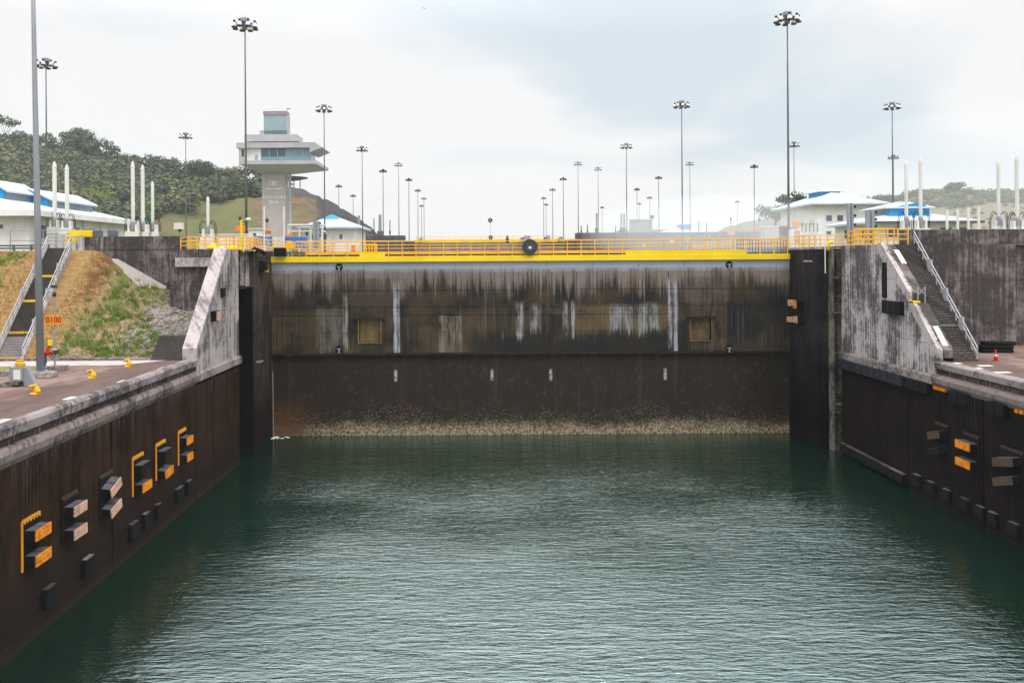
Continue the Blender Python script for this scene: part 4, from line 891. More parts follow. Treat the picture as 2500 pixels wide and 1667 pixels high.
MB().prism([(p.x-.6, p.y-.55), (p.x+.5, p.y-.6), (p.x+1.0, p.y-.3), (p.x+.9, p.y+.6), (p.x-.6, p.y+.6)], 'z', dz, dz+.38).build('block', MT['abut_top'], fb, bevel=.05)
MB().lathe([(.5, 0), (.5, .06)], (p.x, p.y, dz+.38), 16).build('base_plate', MT['galv'], fb)

# 0100 distance marker
def marker_post(px_, pyb, Y, pysign, body, label, h_extra=2.0, zb=None, sw=1.16, sh=.64, post='galv', devs=True):
    b = P(px_, pyb, Y); s_ = P(px_, pysign, Y); zb = b.z if zb is None else zb
    r_ = thing('distance_marker', (b.x, Y, zb), label, 'sign', 'orange distance markers along the lock')
    MB().tube([(b.x, Y, zb), (b.x, Y, s_.z+h_extra)], .07, n=8).build('post', MT[post], r_)
    sg_ = MB().box(b.x-sw/2, b.x+sw/2, Y-.13, Y-.08, s_.z-sh/2, s_.z+sh/2).build('sign_plate', MT['orange_sign'], r_)
    if body: text('lettering', body, sh*.86, (b.x, Y-.14, s_.z), sg_, MT['black_txt'], depth=.006)
    if devs:
        MB().lathe([(.03, 0), (.13, .05), (.13, .28), (.05, .36)], (b.x, Y, s_.z+h_extra-.35), 10).build('beacon', MT['dark_metal'], r_, smooth=True)
    return r_
p = onZ(137, 903, dz); q = marker_post(134, 905, p.y, 781, '0100', 'orange 0100 marker sign on a grey post in front of the bank', 2.0, zb=dz, sw=1.2, sh=.66)
x_, y_ = q.location.x, q.location.y
for z_, w_ in ((dz+5.95, .30), ):
    MB().box(x_-.16, x_+.16, y_-.2, y_+.1, z_-.1, z_+.12).build('camera_unit', MT['dark_metal'], q)
MB().box(x_-.42, x_-.12, y_-.15, y_+.05, dz+1.75, dz+2.15).build('yellow_box', MT['yellow'], q); MB().box(x_-.06, x_+.2, y_-.22, y_-.02, dz+1.2, dz+1.5).build('white_box', MT['white_metal'], q)
MB().lathe([(.2, 0), (.22, .12), (.2, .3)], (x_+.12, y_-.1, dz+1.15), 12).build('hose_reel', MT['dark_metal'], q)
MB().box(x_-.35, x_+.75, y_-.4, y_+.5, dz, dz+.30).box(x_-1.0, x_-.35, y_-.3, y_+.4, dz, dz+.16).build('footing', MT['coping'], q)

# person in red bending beside the mast
def skin_body(name, joints, edges, mat, parent, sub=2):
    me = bpy.data.meshes.new(name); names = list(joints); idx = {n: i for i, n in enumerate(names)}
    me.from_pydata([Vector(joints[n][0]) for n in names], [(idx[a], idx[b]) for a, b in edges], [])
    o = bpy.data.objects.new(name, me); col.objects.link(o); o.parent = parent; me.materials.append(mat)
    md = o.modifiers.new('skin', 'SKIN'); sv = me.skin_vertices[0].data
    for n in names: sv[idx[n]].radius = (joints[n][1], joints[n][2] if len(joints[n]) > 2 else joints[n][1])
    sv[0].use_root = True; md.use_smooth_shade = True
    s_ = o.modifiers.new('sub', 'SUBSURF'); s_.levels = s_.render_levels = sub
    return o
p = onZ(112, 899, dz); pr = thing('person', (p.x-.02, p.y-.3, dz), 'person in a red shirt and blue jeans bending forward behind the thick mast', 'person')
J = dict(pel=((0, 0, .90), .13, .11), spine=((.14, 0, 1.04), .14, .12), chest=((.34, 0, 1.12), .16, .13), neck=((.50, 0, 1.10), .06), head0=((.58, -.02, 1.06), .09, .085), head1=((.66, -.02, .98), .085, .08),
         hL=((-.01, .1, .86), .10), kL=((.10, .12, .48), .065), aL=((-.02, .12, .10), .045), fL=((.16, .12, .04), .04), hR=((-.01, -.1, .86), .10), kR=((.16, -.12, .49), .065), aR=((.05, -.12, .10), .045), fR=((.24, -.12, .04), .04),
         sL=((.38, .19, 1.12), .065), eL=((.46, .2, .86), .045), wL=((.58, .14, .66), .032), mL=((.62, .12, .6), .036), sR=((.38, -.19, 1.12), .065), eR=((.48, -.2, .86), .045), wR=((.60, -.14, .68), .032), mR=((.64, -.12, .62), .036))
E = [('pel', 'spine'), ('spine', 'chest'), ('chest', 'neck'), ('neck', 'head0'), ('head0', 'head1'), ('pel', 'hL'), ('hL', 'kL'), ('kL', 'aL'), ('aL', 'fL'), ('pel', 'hR'), ('hR', 'kR'), ('kR', 'aR'), ('aR', 'fR'), ('chest', 'sL'), ('sL', 'eL'), ('eL', 'wL'), ('wL', 'mL'), ('chest', 'sR'), ('sR', 'eR'), ('eR', 'wR'), ('wR', 'mR')]
skin_body('body', J, E, MT['skin'], pr)
def sub(keys, grow): return {k: (J[k][0],)+tuple(r*grow+.012 for r in J[k][1:]) for k in keys}
skin_body('shirt', sub(['spine', 'pel', 'chest', 'sL', 'eL', 'sR', 'eR'], 1.5), [('pel', 'spine'), ('spine', 'chest'), ('chest', 'sL'), ('sL', 'eL'), ('chest', 'sR'), ('sR', 'eR')], MT['red'], pr)
skin_body('trousers', sub(['pel', 'hL', 'kL', 'aL', 'hR', 'kR', 'aR'], 1.12), [('pel', 'hL'), ('hL', 'kL'), ('kL', 'aL'), ('pel', 'hR'), ('hR', 'kR'), ('kR', 'aR')], MT['denim'], pr)
skin_body('hair', dict(a=((.56, -.02, 1.12), .085), b=((.64, -.02, 1.06), .08)), [('a', 'b')], MT['hair'], pr)
pr.scale = (1.12, 1.12, 1.12)
for side_ in (-1, 1):    # five separate fingers on each hand
    hx, hy, hz = .64 if side_ < 0 else .62, .12*side_, .61
    for k in range(4):
        skin_body('finger', dict(a=((hx-.01+.012*k, hy+.012, hz-.02), .010), b=((hx+.0+.014*k, hy+.012, hz-.06-.006*(k in (1, 2))), .009), c=((hx+.012*k-.012, hy+.012, hz-.085), .008)), [('a', 'b'), ('b', 'c')], MT['skin'], pr, 1)
    skin_body('finger', dict(a=((hx+.03, hy-.02*side_, hz+.0), .011), b=((hx+.055, hy-.03*side_, hz-.03), .009)), [('a', 'b')], MT['skin'], pr, 1)

# left staircase up the bank
f0 = Vector((-37.0, 68.1, 11.05)); t0 = Vector((-38.45, 79.3, 19.95)); dirp = Vector((t0.x-f0.x, t0.y-f0.y, 0)); Lp = dirp.length; dh = dirp.normalized(); rt = Vector((dh.y, -dh.x, 0)); W2 = .9
st = thing('staircase', f0, 'long dark concrete staircase with yellow landings climbing the grass bank', 'staircase')
def sp(t, off=0, z=0): return Vector((f0.x, f0.y, 0))+dh*(Lp*t)+rt*off+Vector((0, 0, z))
def zq(t): return f0.z+(t0.z-f0.z)*t
N = 48; dark = MB(); pale = MB(); nos = MB()
for i in range(N):
    a, b = i/N, (i+1)/N; z1 = zq(b); mbx = pale if i < 9 else dark
    v = [sp(a, -W2, z1-.75), sp(a, W2, z1-.75), sp(b+.012, W2, z1-.75), sp(b+.012, -W2, z1-.75), sp(a, -W2, z1), sp(a, W2, z1), sp(b+.012, W2, z1), sp(b+.012, -W2, z1)]
    mbx.add(v, [(0, 3, 2, 1), (4, 5, 6, 7), (0, 1, 5, 4), (1, 2, 6, 5), (2, 3, 7, 6), (3, 0, 4, 7)])
    nos.bar(sp(a, -W2+.02, z1+.004), sp(a, W2-.02, z1+.004), .04, .02)
dark.build('steps', MT['step_dark'], st); pale.build('lower_steps', MT['step_light'], st); nos.build('step_edge', MT['retain'], st)
for i in (0, 10, 23, 34): MB().bar(sp(i/N-.001, -W2, zq((i+1)/N)-.07), sp(i/N-.001, W2, zq((i+1)/N)-.07), .10, .17).build('landing_edge', MT['yellow'] if i > 10 else MT['boll'], st)
for s_ in (-1, 1):
    mb = MB(); mb.bar(sp(0, s_*(W2+.1), zq(0)-.2), sp(1, s_*(W2+.1), zq(1)-.2), .16, .7); mb.build('stringer', MT['abut_top'] if s_ > 0 else MT['step_light'], st)
    for k in (1.0, .55): MB().tube([sp(0, s_*(W2+.1), zq(0)+k), sp(.21, s_*(W2+.1), zq(.21)+k), sp(.48, s_*(W2+.1), zq(.48)+k), sp(1, s_*(W2+.1), zq(1)+k)], .045, n=6).build('handrail', MT['galv_l'], st)
    for i in range(14):
        t = i/13; MB().bar(sp(t, s_*(W2+.1), zq(t)+.1), sp(t, s_*(W2+.1), zq(t)+1.0), .07).build('rail_post', MT['galv_l'], st)
    for t in (.215, .48, .72):
        MB().box(*[c for p_ in [sp(t, s_*(W2+.1))] for c in (p_.x-.14, p_.x+.14, p_.y-.05, p_.y+.05)], zq(t)-.1, zq(t)+1.15).build('rail_panel', MT['galv_l'], st)
# right stair railing belongs to its own thing
hr = thing('stair_handrail', (XR+3.1, 66, 10.8), 'galvanised handrail running up the right hand stairs', 'handrail')
def zr(y): return 10.9+8.9*(y-65.8)/9.4
for k in (1.0, .55): MB().tube([(XR+3.0, y, zr(y)+k) for y in (65.7, 68.2, 70.6, 75.3)], .045, n=6).build('rail', MT['galv_l'], hr)
for i in range(14): y = 65.8+9.4*i/13; MB().bar((XR+3.0, y, zr(y)), (XR+3.0, y, zr(y)+1.0), .07).build('post', MT['galv_l'], hr)
for y in (67.9, 70.2, 72.6): MB().box(XR+2.92, XR+3.08, y-.28, y+.28, zr(y)+.05, zr(y)+1.1).build('panel', MT['galv_l'], hr)
gt = thing('stair_gate', (XR+.9, 69.9, 15), 'small steel gate frame halfway up the right hand parapet', 'gate')
for xx in (XR+.62, XR+1.2): MB().bar((xx, 69.9, 14.95), (xx, 69.9, 16.3), .06).build('post', MT['galv_l'], gt)
MB().bar((XR+.62, 69.9, 16.2), (XR+1.2, 69.9, 15.7), .04).bar((XR+.62, 69.9, 15.6), (XR+1.2, 69.9, 16.2), .04).build('brace', MT['galv_l'], gt)
# right pavement: stacked black fenders and a red cone, yellow-green weeds at the stair foot
p = onZ(2438, 862, 10.75); fs_ = thing('fender_stack', p, 'stack of black rubber tube fenders lying by the brown wall on the right', 'fender stack')
for (dx_, dz_) in ((0, .17), (.0, .50), (.05, .80)):
    for k in range(2): MB().tube([(p.x-1.25+dx_*3, p.y+.2+.36*k, p.z+dz_), (p.x+1.3+dx_*4, p.y+.25+.36*k, p.z+dz_-.04)], .17, n=12).build('tube', MT['rubber'], fs_, smooth=True)
p = onZ(2431, 881, 10.75); cn = thing('traffic_cone', p, 'red cone with a pale band standing in front of the black fender stack', 'traffic cone')
MB().box(p.x-.2, p.x+.2, p.y-.2, p.y+.2, p.z, p.z+.05).build('base', MT['red'], cn)
MB().lathe([(.15, .05), (.09, .42), (.07, .55), (.03, .85)], p, 14).build('cone', MT['red'], cn, smooth=True)
MB().lathe([(.102, .36), (.084, .50)], p, 14).build('band', MT['white_paint'], cn)
MT['letter_white'] = paint('white_lettering', (.85, .85, .84), .6, .05)
MT['gate_far'] = streaked('far_gate_steel', ((.30, .22, .19), (.24, .17, .15)), ((.12, .09, .08), (.17, .13, .12)), (.35, .6), .6, .2)
MT['retain_far'] = streaked('far_concrete', ((.12, .10, .105), (.10, .085, .09)), ((.05, .042, .045), (.07, .06, .06)), (.42, .6), .8, .2)
MT['lantern_band'] = paint('lantern_band', (.32, .25, .29), .6, .4, dcol=(.22, .2, .24))
MT['canopy'] = paint('canopy_sheet', (.12, .13, .16), .6, .2)
MT['apron'] = streaked('apron_concrete', ((.38, .33, .30), (.33, .29, .27)), ((.24, .2, .18), (.28, .24, .22)), (.3, .55), .7, .8)
MT['straw'] = leaf('straw', ((.33, .20, .08), (.26, .18, .07), (.2, .18, .06)), 4)
# ================================================================== UPPER LEVEL
def mpos(px_, py_, zt):
    a, b = _u(px_, py_); Y = F*(zt-H)/(-b); return Vector((a*Y/F, Y, zt-30.0))
MA, MB_ = 50.0, 56.5
proto = {}
def add_mast(px_, py_, zt, label, full):
    if full not in proto: o = proto[full] = mast('floodlight_mast', full=full)
    else: o = copy_tree(proto[full])
    o.location = mpos(px_, py_, zt); o.rotation_euler.z = (px_ % 7)*.11; o['label'] = label; o['group'] = 'floodlight masts'
    return o
def ords(lst, zt, fmt, full_n):
    lst = sorted(lst, key=lambda t: mpos(t[0], t[1], zt if len(t) < 3 else t[2]).y)
    for i, t in enumerate(lst): add_mast(t[0], t[1], zt if len(t) < 3 else t[2], fmt % ORD[i], i < full_n)
ords([(598, 45), (791, 256), (884, 357)], MA, '%s of the three tall masts between tower and gate, left of the chamber', 3)
ords([(973, 397), (998, 435), (1020, 462), (1035, 482), (1029, 500)], MB_, '%s of the small distant masts clustered left of the round signal', 1)
ords([(935, 413), (827, 451), (862, 475)], MB_, '%s of the thin hazy masts standing right of the cliff', 0)
add_mast(112, 143, MA, 'tall mast rising behind the blue roofed building at far left', True)
add_mast(453, 324, MA, 'slim mast in front of the green slope left of the tower', True)
ords([(1922, 30), (1664, 246), (1529, 350)], MA, '%s of the three tall dark masts along the right side of the chamber', 3)
ords([(1411, 395), (1375, 433), (1349, 460), (1327, 481), (1333, 497)], MB_, '%s of the receding masts just right of the black signal disc', 1)
add_mast(2178, 250, MA, 'tall mast rising behind the white pipes over the right hand buildings', True)
add_mast(1938, 346, MA, 'mast seen close beside the tallest right hand mast', True)
add_mast(2181, 378, MA, 'short looking far mast in line with the tall one over the right buildings', False)
add_mast(1841, 402, MB_, 'mast standing left of the pale trees by the two storey building', False)
ords([(1460, 408), (1608, 430), (1684, 395), (1555, 459), (1586, 480)], MB_, '%s of the mixed masts behind the grey board on the right', 2)
ords([(1470, 504), (1561, 495), (1800, 490)], MB_, '%s of the faint far masts near the right horizon', 0)

# white vertical lifting cylinders with cable loops
def cylinder(loc, h, r, loops=True):
    r_ = thing('lifting_cylinder', loc, '', 'cylinder', 'white lifting cylinders'); x, y, z = loc
    MB().lathe([(r, 1.15), (r, h*.915), (r*1.12, h*.92), (r*1.12, h*.935), (r*.85, h*.94), (r*.85, h*.965), (r*.5, h*.975), (r*.5, h*.99), (r*.2, h)], loc, 14).build('tube', MT['white_metal'], r_, smooth=False)
    MB().lathe([(r*1.5, .35), (r*1.5, 1.1), (r*1.05, 1.3)], loc, 12).build('collar', MT['galv'], r_)
    MB().box(x-.7, x+.7, y-.5, y+.5, z-.6, z+.1).box(x-.5, x-.3, y-.3, y+.3, z+.1, z+.9).box(x+.3, x+.5, y-.3, y+.3, z+.1, z+.9).build('frame', MT['white_metal'], r_)
    for s_ in ((-1, 1) if loops else ()):
        for q in (0, .14):
            MB().tube([(x+s_*r, y, z+1.4), (x+s_*(.32+q), y-.1, z+1.62+q), (x+s_*(.5+q), y-.1, z+1.6+q), (x+s_*(.66+q), y-.1, z+1.35+q), (x+s_*(.76+q), y, z+.8), (x+s_*(.78+q), y, z+.1), (x+s_*(.72+q), y, z-.5)], .03, n=6).build('hose', MT['rubber'], r_, smooth=True)
    return r_
lab = ['left cylinder of the pair behind the left stair top', 'right cylinder of the pair behind the left stair top', 'leftmost cylinder of the trio above the left retaining wall', 'middle cylinder of the trio above the left retaining wall', 'shortest cylinder of the trio above the left retaining wall', 'lone white cylinder left of the tower',
       'left cylinder of the pair above the right hand stairs', 'right cylinder of the pair above the right hand stairs', 'second white cylinder from the right edge of the photo', 'tallest white cylinder at the right edge of the photo']
for i, (px_, yt, yb, wd, Y) in enumerate([(134, 395, 557, 12, 98), (164, 402, 559, 12, 97), (325, 394, 568, 11, 94), (349, 402, 568, 11, 96), (373, 443, 568, 9, 99), (508, 480, 580, 9, 90), (2213, 392, 560, 10, 88), (2248, 383, 560, 10, 86), (2438, 390, 560, 10, 86), (2483, 380, 562, 11, 84)]):
    b = P(px_, yb, Y); t = P(px_, yt, Y); c = cylinder(b, t.z-b.z, wd*Y/F/2*.8, True); c['label'] = 'white '+lab[i]
lab = ['shortest white post', 'second shortest white post', 'second tallest white post', 'tallest white post']
for i, (px_, yt) in enumerate([(2312, 512), (2338, 510), (2364, 506), (2389, 503)]):
    b = P(px_, 562, 110); t = P(px_, yt, 110); o = thing('white_post', b, lab[i]+' of the row in front of the right brown hillside', 'post', 'white posts')
    MB().tube([b-Vector((0, 0, 1.5)), t], .16, n=10).build('post', MT['white_metal'], o); MB().lathe([(.2, 0), (.1, .12)], t, 8).build('cap', MT['galv'], o)
lab = ['left hazy grey cylinder on the far dark wall', 'right hazy grey cylinder on the far dark wall', 'left of two thin far cylinders near the grey board', 'right of two thin far cylinders near the grey board', 'thin far cylinder right of the black signal disc']
for i, (px_, yt, r) in enumerate([(876, 527, .55), (928, 524, .6), (1517, 522, .35), (1524, 522, .35), (1457, 521, .35)]):
    b = P(px_, 576 if px_ < 1000 else 569, 308); t = P(px_, yt, 308); o = thing('far_cylinder', b, lab[i], 'cylinder', 'far lifting cylinders')
    MB().tube([b, t], r, r*.85, n=10).build('tube', MT['galv'], o); MB().lathe([(r*1.7, 0), (r*1.7, 1.6), (r, 2.0)], b, 10).build('collar', MT['mast'], o)
# thin equipment poles along the far walls
lab = ['thin dark pole left of the middle row masts', 'thin dark pole on the far dark wall', 'short thin pole with a box', 'slim pole on the far right wall', 'slim pole between the right masts', 'slim white tipped pole on the right', 'thin post right of the grey board']
for i, (px_, yt, yb, Y) in enumerate([(913, 533, 576, 300), (952, 538, 576, 300), (1419, 552, 570, 300), (1503, 552, 570, 300), (1434, 549, 570, 300), (1725, 544, 590, 150), (1706, 540, 580, 260)]):
    b = P(px_, yb, Y); t = P(px_, yt, Y); o = thing('thin_pole', b, lab[i], 'pole', 'thin equipment poles')
    MB().tube([b, t], .09*Y/150, n=6).build('pole', MT['mast'], o); MB().box(b.x-.25, b.x+.25, Y-.2, Y+.2, b.z+(t.z-b.z)*.1, b.z+(t.z-b.z)*.35).build('box', MT['dark_metal'], o)

# ------------------------------------------------------------------ second gate and the walls of the next level
g2 = thing('far_lock_gate', (0, 320, 0), 'distant second lock gate with a thin yellow top beyond the near railing', 'lock gate')
MB().box(-24.2, 31.0, 320, 323, 14, 24.5).build('panel', MT['gate_far'], g2)
MB().box(-24.2, 31.0, 319.5, 323, 24.5, 25.7).build('top_beam', MT['yellow'], g2)
MB().tube([(-24, 320, 26.9), (31, 320, 26.9)], .07, n=6).tube([(-24, 320, 26.3), (31, 320, 26.3)], .07, n=6).build('rail', MT['rail_yellow'], g2)
for k in range(24): MB().bar((-23.6+k*2.35, 320, 25.7), (-23.6+k*2.35, 320, 26.9), .12).build('post', MT['rail_yellow'], g2)
arrow_signal(P(1197, 538, 316), .80, 'small dark signal disc on a thin pole above the far gate', 'pole_signal')
po = P(1197, 588, 316); MB().tube([(po.x, 316.4, po.z), (po.x, 316.4, P(1197, 538, 316).z)], .09, n=6).build('pole', MT['galv'], bpy.data.objects['pole_signal'])
arrow_signal(P(1198, 580, 317), .78, 'lower dark signal disc with a pale centre just above the far gate', 'low_signal')
fw = MB().box(-46, -27.0, 305, 312, 14, 26.9).box(-27, -24.2, 312, 330, 14, 25.2)
tag(fw.build('far_wall', MT['retain_far']), 'distant dark grey wall of the next lock level, left side', 'retaining wall')
fw = MB().box(29.6+4, 112, 305, 312, 14, 27.4).box(31.0, 34, 308, 330, 14, 25.3)
tag(fw.build('far_wall', MT['retain_far']), 'distant grey wall of the next lock level, right side', 'retaining wall')
for i, (px_, py_, w_, h_, lb) in enumerate([(1287, 578, 2.4, 1.6, 'small grey equipment block above the black signal disc'), (1338, 577, 1.4, 1.2, 'small grey box right of the signal disc on the far gate'), (1028, 582, .8, .7, 'tiny grey box at the left end of the far gate'), (1370, 580, 1.2, 1.5, 'pale tall cabinet at the right end of the far gate')]):
    p = P(px_, py_, 318); o = thing('equipment_block', p, lb, 'cabinet'); MB().box(p.x-w_/2, p.x+w_/2, 318, 319, p.z-h_, p.z+.3).build('body', MT['galv'], o); MB().box(p.x-w_, p.x-w_/2, 318.2, 318.8, p.z-h_, p.z-.3).build('side_box', MT['mast'], o)

# ------------------------------------------------------------------ buildings
def hip(mb, x0, x1, y0, y1, z, ridge, zr, th=.35):
    (xa, ya), (xb, yb) = ridge
    v = [(x0, y0, z), (x1, y0, z), (x1, y1, z), (x0, y1, z), (xa, ya, zr), (xb, yb, zr), (x0, y0, z-th), (x1, y0, z-th), (x1, y1, z-th), (x0, y1, z-th)]
    if ya == yb: f = [(0, 1, 5, 4), (1, 2, 5), (2, 3, 4, 5), (3, 0, 4)]
    else: f = [(0, 1, 4), (1, 2, 5, 4), (2, 3, 5), (3, 0, 4, 5)]
    f += [(0, 6, 7, 1), (1, 7, 8, 2), (2, 8, 9, 3), (3, 9, 6, 0), (6, 9, 8, 7)]
    return mb.add(v, f)
def windows(parent, face, fixed, spans, z0, z1, s=1):
    for a, b in spans:
        if face == 'y':
            fr = MB().box(a, b, fixed-.06, fixed+.05, z0, z1).build('window', MT['white_metal'], parent); MB().box(a+.08, b-.08, fixed-.075, fixed-.055, z0+.08, z1-.08).build('pane', MT['glass_dark'], fr)
        else:
            fr = MB().box(fixed-.05, fixed+.05, a, b, z0, z1).build('window', MT['white_metal'], parent); xf = fixed+s*.065; MB().box(min(xf, fixed+s*.05), max(xf, fixed+s*.05), a+.08, b-.08, z0+.08, z1-.08).build('pane', MT['glass_dark'], fr)
def monitor(parent, x0, x1, y0, y1, z0, z1, zr, axis='y', front=None):
    """raised clerestory: louvred box under its own gable, blue gable end facing the camera"""
    r_ = MB().box(x0, x1, y0, y1, z0, z1).build('clerestory', MT['louver'], parent)
    xm = (x0+x1)/2
    MB().prism([(x0-.1, z0), (x1+.1, z0), (x1+.1, z1), (xm, zr), (x0-.1, z1)], 'y', y0-.35, y0-.02).build('gable', MT['blue_roof'], r_)
    mb = MB(); mb.add([(x0-.6, y0-.6, z1-.2), (xm, y0-.6, zr+.12), (xm, y1+.3, zr+.12), (x0-.6, y1+.3, z1-.2), (x0-.6, y0-.6, z1-.4), (xm, y0-.6, zr-.08), (xm, y1+.3, zr-.08), (x0-.6, y1+.3, z1-.4)], [(0, 1, 2, 3), (7, 6, 5, 4), (0, 4, 5, 1), (2, 6, 7, 3), (0, 3, 7, 4), (1, 5, 6, 2)])
    mb.add([(x1+.6, y0-.6, z1-.2), (xm, y0-.6, zr+.12), (xm, y1+.3, zr+.12), (x1+.6, y1+.3, z1-.2), (x1+.6, y0-.6, z1-.4), (xm, y0-.6, zr-.08), (xm, y1+.3, zr-.08), (x1+.6, y1+.3, z1-.4)], [(0, 1, 2, 3), (7, 6, 5, 4), (0, 4, 5, 1), (2, 6, 7, 3), (0, 3, 7, 4), (1, 5, 6, 2)])
    mb.build('roof', MT['pale_roof'], r_)
B = thing('control_building', (-62, 95, ZU), 'long low white building with pale blue roof at the far left', 'building')
MB().box(-77, -49.6, 95.6, 121.5, ZU-.5, 24.0).build('wall', MT['white_wall'], B)
hip(MB(), -78, -48.4, 94.4, 123, 24.25, ((-66, 107), (-66, 111)), 29.0, .42).build('roof', MT['pale_roof'], B)
MB().box(-78.05, -48.3, 94.25, 94.42, 23.7, 24.32).box(-48.4, -48.2, 94.4, 123, 23.7, 24.32).build('gutter', MT['white_wall'], B)
windows(B, 'x', -49.6, [(98, 99.4), (104, 107.5), (115.5, 119)], 21.3, 22.9)
MB().box(-49.62, -49.5, 109.5, 111, ZU, 22.3).build('door', MT['louver'], B)
windows(B, 'y', 95.6, [(-53.2, -52.4), (-62, -60)], 22.3, 22.9)
for yy in (101.5, 108.3, 113.2): MB().box(-49.6, -49.35, yy, yy+.35, ZU-.4, 24).build('pilaster', MT['white_wall'], B)
b = thing('roof_monitor', (-58, 108, 26), 'blue gabled roof monitor on the long white building, right of the other gable', 'roof monitor')
def mon(parent, px0, px1, pyb, pyt, pya, Y, depth): # front gable from pixels at distance Y
    a, c, t, ap = P(px0, pyb, Y), P(px1, pyb, Y), P(px1, pyt, Y), P((px0+px1)/2, pya, Y)
    monitor(parent, a.x, c.x, Y, Y+depth, a.z-1.2, t.z, ap.z)
mon(b, 33, 119, 497, 483, 463, 106, 12)
b2 = thing('roof_monitor', (-64, 104, 26), 'blue gabled roof monitor cut by the left photo edge', 'roof monitor')
mon(b2, -55, 12, 482, 462, 440, 100, 7)
# right: single storey service building
S_ = thing('service_building', (69, 136, ZU), 'low white building with a bright blue roof monitor behind the right cylinders', 'building')
MB().box(61.8, 77.2, 136.8, 152, ZU-.5, 24).build('wall', MT['white_wall'], S_)
hip(MB(), 60.6, 78.4, 135.6, 153.4, 24.1, ((68.5, 144), (70.5, 144)), 26.2).build('roof', MT['pale_roof'], S_)
MB().box(60.6, 78.4, 135.5, 135.62, 23.75, 24.15).build('gutter', MT['mast'], S_)
windows(S_, 'y', 136.8, [(63.5, 65.5), (67.5, 69.5), (72, 74), (74.6, 76.6)], 21.6, 23.2); windows(S_, 'x', 61.8, [(139, 142), (145, 148)], 21.6, 23.2, -1)
b = thing('roof_monitor', (67, 139, 26), 'bright blue roof monitor on the low white building on the right', 'roof monitor')
a_, c_ = P(2216, 522, 140), P(2266, 522, 140); t_ = P(2216, 505, 140); ap_ = P(2240, 494, 140)
MB().prism([(a_.x-3.2, a_.z-1), (c_.x, a_.z-1), (c_.x, t_.z-.1), (ap_.x, ap_.z), (a_.x-3.2, t_.z-.2)], 'y', 139.6, 139.9).build('gable', MT['blue_roof'], b)
MB().box(a_.x-3.0, c_.x-.1, 139.9, 148, a_.z-1.2, t_.z-.25).build('clerestory', MT['louver'], b)
hip(MB(), a_.x-4, c_.x+.8, 139.2, 149, t_.z-.1, ((ap_.x-1.4, 144), (ap_.x+.8, 144)), ap_.z+.3, .2).build('roof', MT['pale_roof'], b)
D_ = thing('two_storey_building', (79, 187, ZU), 'tall white two storey building with pale blue roof on the right', 'building')
MB().box(72.6, 86.2, 188, 211, ZU-.5, 30).build('wall', MT['white_wall'], D_)
hip(MB(), 71, 87.6, 186.4, 213, 30.1, ((79, 196), (79, 204)), 33.2).build('roof', MT['pale_roof'], D_)
windows(D_, 'y', 188, [(74.4, 75.8), (76.8, 78.2), (79.4, 80.6)], 26.2, 27.6); windows(D_, 'y', 188, [(74.4, 75.6), (79.0, 80.2)], 23.2, 24.2)
windows(D_, 'x', 72.6, [(190, 190.6), (191.4, 192), (196, 196.6), (201, 201.6), (202.4, 203)], 25.4, 26.8, -1)
b = thing('roof_monitor', (79, 196, 33), 'pale blue monitor box on the two storey building roof', 'roof monitor')
MB().box(76.4, 80.6, 195.5, 203, 31.6, 33.3).build('clerestory', MT['blue_roof'], b); hip(MB(), 75.8, 81.2, 195, 203.6, 33.3, ((78.5, 198), (78.5, 200)), 34.1, .15).build('roof', MT['pale_roof'], b)
railing('steel_frame', 'grey open steel frame in front of the two storey building', 'frame', [P(1958, 566, 108), P(1996, 566, 108)], MT['mast'], 1.0, (1.0,), .5, .05)
for i, (px_, yt, yb, Y, w_, lb) in enumerate([(2078, 497, 570, 84, .55, 'taller grey steel column above the yellow rails on the right'), (2126, 513, 570, 86, .8, 'shorter thicker grey column above the yellow rails on the right'), (772, 540, 590, 120, .9, 'grey steel column right of the tower foot')]):
    b = P(px_, yb, Y); t = P(px_, yt, Y); o = thing('steel_column', b, lb, 'column', 'grey steel columns')
    MB().box(b.x-w_/2, b.x-w_*.1, Y, Y+.4, b.z-1, t.z).box(b.x+w_*.1, b.x+w_/2, Y, Y+.4, b.z-1, t.z).box(b.x-w_*.12, b.x+w_*.12, Y+.12, Y+.28, b.z-1, t.z).build('column', MT['galv'], o)
    for k in range(3): MB().lathe([(.12, 0), (.12, .25)], (b.x+w_*.5+.12, Y, b.z+(t.z-b.z)*(.25+.3*k)), 8).build('lamp', MT['dark_metal'], o)
# small blue roofed building right of the tower
C_ = thing('small_building', (-44, 262, ZU), 'small white building with a blue peaked roof below the cliff', 'building')
p0, p1 = P(722, 560, 250), P(880, 560, 250)
MB().box(p0.x+1.5, p1.x-1.5, 251.5, 272, ZU-.5, 27.6).build('wall', MT['white_wall'], C_)
hip(MB(), p0.x, p1.x, 250, 274, 28.0, ((-45.0, 260), (-43.0, 260)), 31.4, .5).build('roof', MT['pale_roof'], C_)
hip(MB(), -48.5, -40.5, 256.5, 264, 30.0, ((-45, 260), (-44, 260)), 32.0, .2).build('roof_peak', MT['blue_roof'], C_)
windows(C_, 'y', 251.5, [(-49, -47.8), (-45.5, -44.5), (-41, -40)], 24.5, 26)
O_ = thing('covered_walkway', P(740, 575, 170), 'open white canopy frame between the tower and the small blue roofed building', 'canopy')
a_, c_ = P(708, 548, 170), P(790, 552, 170)
MB().box(a_.x, c_.x, 168, 173, a_.z-.3, a_.z).build('roof', MT['white_metal'], O_); MB().box(a_.x, c_.x, 168.5, 172.5, a_.z-1.5, a_.z-1.2).build('beam', MT['white_metal'], O_)
for k in range(4): xx = a_.x+(c_.x-a_.x)*k/3; MB().box(xx-.12, xx+.12, 168.3, 168.6, ZU-1, a_.z-.3).build('post', MT['white_metal'], O_)

